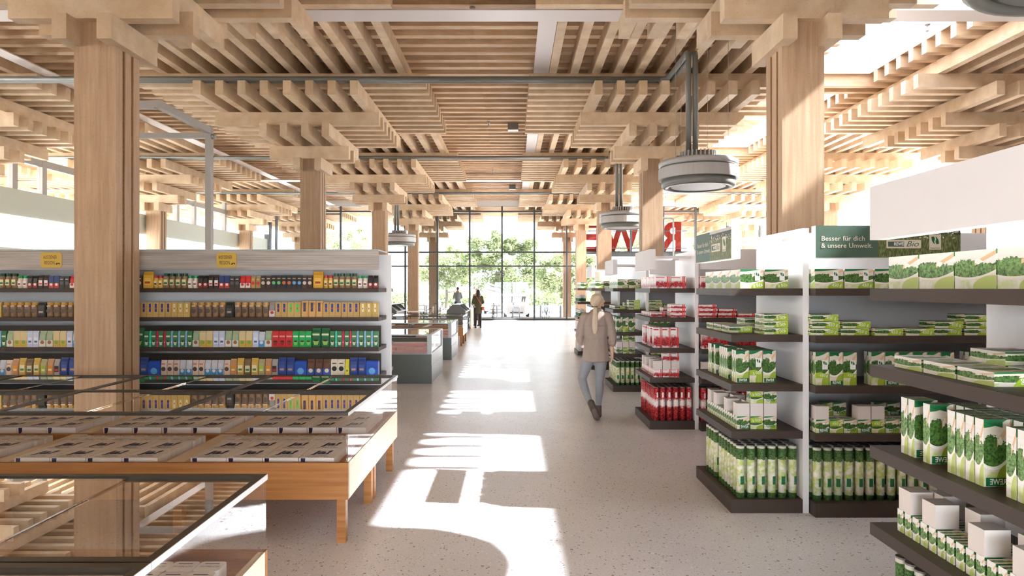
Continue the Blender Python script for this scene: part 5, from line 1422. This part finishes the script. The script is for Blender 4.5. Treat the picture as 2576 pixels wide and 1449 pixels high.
def tree(x, y, h, rx, zc, rz, n, lab, lm, seed, trunk=0.16):
    rnd = random.Random(seed)
    t = thing('tree', lab, 'tree', (x, y, -0.13), rnd.uniform(0, 6), 'trees outside the glass front')
    br = MB()
    br.tube([(0, 0, 0), (0.05, 0.02, zc * 0.4), (0.0, 0.05, zc)], [trunk, trunk * 0.8, trunk * 0.5], 10)
    tips = []
    for k in range(16):
        a = 2 * PI * k / 16 + rnd.uniform(-0.2, 0.2)
        z0 = zc * rnd.uniform(0.45, 1.0)
        el = rnd.uniform(-0.1, 0.9)
        L = rx * rnd.uniform(0.6, 0.95)
        p1 = (math.cos(a) * L * 0.5, math.sin(a) * L * 0.5, z0 + L * 0.4 * el + 0.2)
        p2 = (math.cos(a) * L, math.sin(a) * L, z0 + L * 0.7 * el)
        br.tube([(0, 0, z0), p1, p2], [trunk * 0.35, trunk * 0.2, 0.015], 6)
    part('trunk', br, BARK, t)
    # clumps of leaves on an uneven crown
    clumps = []
    for k in range(70):
        u = rnd.uniform(-1, 1); a = rnd.uniform(0, 2 * PI); rr = (rnd.uniform(0.25, 1)) ** 0.45
        s = math.sqrt(1 - u * u)
        clumps.append((math.cos(a) * s * rx * rr, math.sin(a) * s * rx * rr, zc + 0.35 * rz + u * rz * rr, rnd.uniform(0.35, 0.75) * rx / 3.2))
    mb = MB()
    vv = []; ff = []
    for i in range(n):
        c = clumps[rnd.randrange(len(clumps))]
        d = Vector((rnd.gauss(0, 1), rnd.gauss(0, 1), rnd.gauss(0, 0.7)))
        d = d.normalized() * c[3] * rnd.uniform(0.5, 1.05)
        p = Vector(c[:3]) + d
        sz = rnd.uniform(0.05, 0.10)
        u_ = Vector((rnd.gauss(0, 1), rnd.gauss(0, 1), rnd.gauss(0, 0.6))).normalized()
        w_ = u_.cross(Vector((rnd.gauss(0, 1), rnd.gauss(0, 1), rnd.gauss(0, 1)))).normalized()
        b = len(vv)
        vv += [tuple(p - u_ * sz * 1.5), tuple(p + w_ * sz * 0.7), tuple(p + u_ * sz * 1.5), tuple(p - w_ * sz * 0.7)]
        ff.append((b, b + 1, b + 2, b + 3))
    me = bpy.data.meshes.new('foliage'); me.from_pydata(vv, [], ff); me.materials.append(lm)
    o = link('foliage', me, t); o['kind'] = 'stuff'
tree(-0.9, 56.0, 7.0, 3.6, 3.1, 2.7, 26000, 'broad leafy tree in the middle behind the parked cars', LEAF[0], 1)
tree(-6.0, 60.5, 6.0, 2.9, 3.0, 1.9, 18000, 'leafy tree behind the person in the pale shirt', LEAF[1], 2)
tree(4.4, 52.0, 5.0, 2.9, 2.2, 2.0, 18000, 'low leafy tree right of the small white car', LEAF[1], 3)
tree(-15.5, 62.0, 7.0, 3.4, 3.6, 2.9, 14000, 'leafy tree seen through the left panes of the glass front', LEAF[1], 4)
tree(10.5, 60.0, 7.0, 3.4, 3.4, 2.6, 14000, 'leafy tree behind the red sign letters', LEAF[1], 5)
tree(18.5, 56.0, 7.0, 3.4, 3.4, 2.8, 12000, 'leafy tree right of the red sign letters', LEAF[1], 6)
GR = leaf_mat('hedge_leaf', (132, 144, 100), (170, 178, 136))
def hedge():
    rnd = random.Random(9)
    vv = []; ff = []
    for i in range(16000):
        p = Vector((rnd.uniform(-30, 30), 70 + rnd.uniform(-1, 1), -0.1 + 1.5 * rnd.random() ** 0.8))
        u_ = Vector((rnd.gauss(0, 1), rnd.gauss(0, 1), rnd.gauss(0, 1))).normalized() * 0.16
        w_ = u_.cross(Vector((rnd.gauss(0, 1), rnd.gauss(0, 1), rnd.gauss(0, 1)))).normalized() * 0.1
        b = len(vv)
        vv += [tuple(p - u_), tuple(p + w_), tuple(p + u_), tuple(p - w_)]; ff.append((b, b + 1, b + 2, b + 3))
    me = bpy.data.meshes.new('hedge'); me.from_pydata(vv, [], ff); me.materials.append(GR)
    tag(link('hedge', me), 'long low green hedge behind the trees', 'hedge', None, 'stuff')
hedge()

TIRE = plain('tire', (40, 40, 42), 0.8)
CGL = plain('car_glass', (96, 106, 112), 0.08, 0, 0.6)
CHR = plain('chrome', (200, 200, 204), 0.2, 0.9)
LGT = plain('headlamp', (226, 228, 232), 0.15, 0.1, 0.6)
INT = plain('car_interior', (70, 66, 64), 0.8)
def car(x, y, lab, paint, W, L, Ht, hood, round_, grille):
    """front of the car at y, facing -y"""
    t = thing('car', lab, 'car', (x, y, -0.13), None, 'parked cars outside')
    P_ = plain('car_paint_' + name_n(), paint, 0.25, 0, 0.6, 0.01)
    hw = W / 2
    def ring(yy, w, z0, z1, r=0.12):
        r = min(r, (z1 - z0) * 0.45)
        return [(-w + r, yy, z0), (w - r, yy, z0), (w, yy, z0 + r), (w * 1.0, yy, (z0 + z1) / 2), (w * 0.97, yy, z1 - r), (w * 0.9 - r * 0.6, yy, z1), (-w * 0.9 + r * 0.6, yy, z1), (-w * 0.97, yy, z1 - r), (-w, yy, (z0 + z1) / 2), (-w, yy, z0 + r)]
    st = [(0.0, hw * 0.62, 0.30, hood * 0.70), (0.06, hw * 0.84, 0.22, hood * 0.84), (0.2, hw * 0.96, 0.2, hood * 0.92), (0.6, hw, 0.2, hood), (1.0, hw, 0.2, hood * 1.04), (L * 0.6, hw, 0.2, hood * 1.06), (L - 0.4, hw * 0.98, 0.2, hood * 1.06), (L - 0.1, hw * 0.9, 0.24, hood), (L, hw * 0.75, 0.32, hood * 0.85)]
    part('body', MB().loft([ring(*s) for s in st]), P_, t)
    ws = 0.95 if round_ else 1.25
    def cab(yy, w, z): return [(-w, yy, z)]
    b0, b1 = hood * 0.98, Ht
    g = [[(-hw * 0.9, ws, b0), (hw * 0.9, ws, b0), (hw * 0.9, L - 0.35, b0), (-hw * 0.9, L - 0.35, b0)],
         [(-hw * 0.80, ws + 0.42, b1 - 0.16), (hw * 0.80, ws + 0.42, b1 - 0.16), (hw * 0.80, L - 0.6, b1 - 0.16), (-hw * 0.80, L - 0.6, b1 - 0.16)]]
    gh = part('windows', MB().loft(g, 0, False), CGL, t)
    rr = [[(-hw * 0.82, ws + 0.38, b1 - 0.18), (hw * 0.82, ws + 0.38, b1 - 0.18), (hw * 0.82, L - 0.55, b1 - 0.18), (-hw * 0.82, L - 0.55, b1 - 0.18)],
          [(-hw * 0.74, ws + 0.55, b1 - 0.05), (hw * 0.74, ws + 0.55, b1 - 0.05), (hw * 0.74, L - 0.75, b1 - 0.05), (-hw * 0.74, L - 0.75, b1 - 0.05)],
          [(-hw * 0.5, ws + 0.8, b1), (hw * 0.5, ws + 0.8, b1), (hw * 0.5, L - 1.0, b1), (-hw * 0.5, L - 1.0, b1)]]
    part('roof', MB().loft(rr), P_, t)
    for s in (-1, 1):
        part('windscreen_pillar', MB().tube([(s * hw * 0.9, ws - 0.01, b0), (s * hw * 0.8, ws + 0.40, b1 - 0.15)], 0.035, 8), P_, t)
        if round_:
            part('headlight', MB().lathe([(0.0, -0.03), (0.07, -0.02), (0.10, 0.0), (0.11, 0.05)], 18, (s * hw * 0.72, 0.10, hood * 0.76), axis='y'), LGT, t)
            part('indicator', MB().lathe([(0.0, -0.03), (0.05, -0.02), (0.06, 0.03)], 14, (s * hw * 0.66, 0.06, hood * 0.55), axis='y'), LGT, t)
        else:
            part('headlight', MB().box(s * hw * 0.72 - 0.14, s * hw * 0.72 + 0.14, 0.03, 0.12, hood * 0.66, hood * 0.80), LGT, t)
        m_ = part('side_mirror', MB().loft([[(s * hw * a + 0.1 * s * b * math.cos(q * PI / 4), ws + 0.1 + c_, hood * 1.06 + 0.075 * b * math.sin(q * PI / 4)) for q in range(8)] for a, b, c_ in ((1.1, 0.6, 0.0), (1.1, 1.0, 0.05), (1.1, 0.8, 0.12))]), P_, t)
        for yy in (0.65, L - 0.65):
            w_ = part('wheel', MB().lathe([(0.2, -0.09), (0.29, -0.09), (0.31, -0.05), (0.31, 0.05), (0.29, 0.09), (0.2, 0.09)], 22, (s * (hw - 0.10), yy, 0.31), axis='x'), TIRE, t)
            part('rim', MB().lathe([(0.0, s * 0.07), (0.2, s * 0.095)], 16, (s * (hw - 0.10), yy, 0.31), axis='x'), CHR, t)
    if grille:
        part('grille', MB().box(-0.33, 0.33, -0.012, 0.02, hood * 0.48, hood * 0.70), CHR, t)
        for k in range(7): pbox('grille_bar', -0.3 + 0.09 * k, -0.25 + 0.09 * k, -0.02, -0.012, hood * 0.49, hood * 0.69, INT, t)
    else:
        pbox('badge_bar', -0.2, 0.2, -0.015, 0.01, hood * 0.66, hood * 0.685, CHR, t)
    pbox('bumper_intake', -hw * 0.5, hw * 0.5, -0.01, 0.05, 0.30, 0.37, INT, t)
    pbox('number_plate', -0.26, 0.26, -0.03, -0.01, 0.42, 0.53, LGT, t)
    for s in (-1, 1):
        part('seat', MB().prism(rrect(0.42, 0.62, 0.12), 'y', ws + 0.9, ws + 1.0), INT, t, (s * hw * 0.42, 0, Ht - 0.5))
car(0.28, 41.2, 'small white car with round headlights parked behind the middle panes', (238, 238, 240), 1.62, 3.55, 1.49, 0.93, True, False)
car(-1.15, 47.5, 'silver car with an upright grille, left of the small white car', (196, 200, 204), 1.78, 4.6, 1.45, 0.96, False, True)
car(-6.4, 48.0, 'pale car half hidden behind the timber columns', (206, 208, 212), 1.75, 4.4, 1.45, 0.95, False, True)

BST = plain('bike_black', (52, 50, 50), 0.4, 0.2)
BFR = [plain('bike_grey', (120, 124, 128), 0.35, 0.3), plain('bike_tan', (176, 140, 100), 0.4, 0.1)]
def bicycle(x, y, rot, lab, fm):
    """length along local y, front wheel towards -y"""
    t = thing('bicycle', lab, 'bicycle', (x, y, -0.13), (0, 0.06, rot), 'bicycles at the hoops')
    def torus(c, R, r, name, mat):
        mb = MB(); b = 0
        n, m = 28, 6
        for i in range(n):
            a = 2 * PI * i / n
            for j in range(m):
                q = 2 * PI * j / m
                mb.v.append((c[0] + r * math.sin(q), c[1] + (R + r * math.cos(q)) * math.cos(a), c[2] + (R + r * math.cos(q)) * math.sin(a)))
        for i in range(n):
            for j in range(m):
                mb.face([i * m + j, i * m + (j + 1) % m, ((i + 1) % n) * m + (j + 1) % m, ((i + 1) % n) * m + j], 0, None, True)
        return part(name, mb, mat, t)
    torus((0, -0.52, 0.34), 0.32, 0.018, 'wheel', TIRE); torus((0, 0.52, 0.34), 0.32, 0.018, 'wheel', TIRE)
    hd_, bb, st, rr, fr = (0, -0.34, 0.80), (0, 0.05, 0.30), (0, 0.18, 0.82), (0, 0.52, 0.34), (0, -0.52, 0.34)
    mb = MB()
    for a, b in ((hd_, bb), (hd_, st), (bb, st), (bb, rr), (st, rr)): mb.tube([a, b], 0.018, 8)
    part('frame', mb, fm, t)
    part('fork', MB().tube([(0, -0.31, 0.92), hd_, (0.0, -0.42, 0.6), fr], 0.016, 8), fm, t)
    part('handlebar', MB().tube([(-0.3, -0.2, 1.03), (-0.22, -0.28, 1.05), (0, -0.33, 1.02), (0.22, -0.28, 1.05), (0.3, -0.2, 1.03)], 0.014, 8), BST, t)
    part('stem', MB().tube([(0, -0.31, 0.92), (0, -0.33, 1.02)], 0.016, 8), BST, t)
    part('saddle', MB().loft([[(-0.02, 0.02, 0.93), (0.02, 0.02, 0.93), (0.02, 0.02, 0.97), (-0.02, 0.02, 0.97)], [(-0.07, 0.26, 0.93), (0.07, 0.26, 0.93), (0.07, 0.26, 0.99), (-0.07, 0.26, 0.99)]]), BST, t)
    part('seat_post', MB().tube([st, (0, 0.2, 0.94)], 0.014, 8), BST, t)
    for s in (-1, 1):
        part('pedal', MB().tube([(0, 0.05, 0.30), (s * 0.08, 0.05, 0.30), (s * 0.08, 0.05 + s * 0.15, 0.25), (s * 0.19, 0.05 + s * 0.15, 0.25)], 0.012, 6), BST, t)
bicycle(-1.12, 38.3, 0.1, 'tan bicycle seen head-on between the silver car and the first middle mullion', BFR[1])
bicycle(0.02, 38.2, -0.05, 'grey bicycle seen head-on before the small white car', BFR[0])
bicycle(1.93, 38.2, -0.3, 'grey bicycle leaning at the hoops right of the white car', BFR[0])
bicycle(-4.35, 38.6, 1.0, 'tan bicycle beside the person in the pale shirt', BFR[1])
bicycle(-6.3, 38.8, 0.9, 'grey bicycle far left behind the glass front', BFR[0])
bicycle(-2.2, 38.4, 0.5, 'grey bicycle behind the dark-haired person', BFR[0])
HP = plain('brushed_steel_hoop', (176, 178, 182), 0.35, 0.5)
for k, x in enumerate((-4.9, -3.5, -2.0, -0.85, 0.42, 1.62, 2.75)):
    h_ = part('bike_hoop', MB().tube([(0, -0.35, 0), (0, -0.35, 0.78), (0, -0.3, 0.86), (0, 0.3, 0.86), (0, 0.35, 0.78), (0, 0.35, 0)], 0.035, 10), HP, None, (x, 37.7, -0.13))
    tag(h_, '%s steel bike hoop from the left outside the glass front' % ['first', 'second', 'third', 'fourth', 'fifth', 'sixth', 'seventh'][k], 'bike hoop', 'steel bike hoops')
tag(part('kerb', MB().box(-14, 16, 40.2, 40.35, -0.13, -0.02), M['paving'], None), 'low pale kerb between the bicycles and the parked cars', 'kerb')

# red sign letters above the entrance, seen from behind
sg = thing('sign_letters', 'large red capital letters above the entrance, seen from behind through the glass', 'sign', (6.95, 36.7, 3.75), PI)
for k, ch_ in enumerate('REWE'):
    cu = bpy.data.curves.new('letter', 'FONT'); cu.body = ch_; cu.size = 2.3; cu.extrude = 0.1; cu.offset = 0.065; cu.align_x = 'CENTER'; cu.resolution_u = 3
    o = bpy.data.objects.new('letter_tmp', cu); COL.objects.link(o)
    me = bpy.data.meshes.new_from_object(o.evaluated_get(bpy.context.evaluated_depsgraph_get())); bpy.data.objects.remove(o)
    me.materials.clear(); me.materials.append(M['red'])
    link('letter', me, sg, ([-1.85, -0.62, 0.92, 2.4][k], 0, 0), (PI / 2, 0, 0), (0.92 if ch_ != 'W' else 0.82, 1, 1))
pbox('letter_rail', -2.7, 3.1, 0.05, 0.12, 0.15, 0.2, M['steel'], sg)
pbox('letter_rail', -2.7, 3.1, 0.05, 0.12, 1.1, 1.15, M['steel'], sg)
pbox('sign_plinth', -2.9, 3.3, -0.2, 0.2, -0.15, 0.0, M['mullion'], sg)
vp = thing('vent_pipe', 'thin bent grey pipe in front of the red letters', 'pipe', (8.55, 35.2, 0))
part('pipe', MB().tube([(0, 0, 0), (0, 0, 5.3), (0, 0.05, 5.4), (-0.15, 0.1, 5.45), (-0.5, 0.1, 5.45)], 0.05, 10), M['duct'], vp)
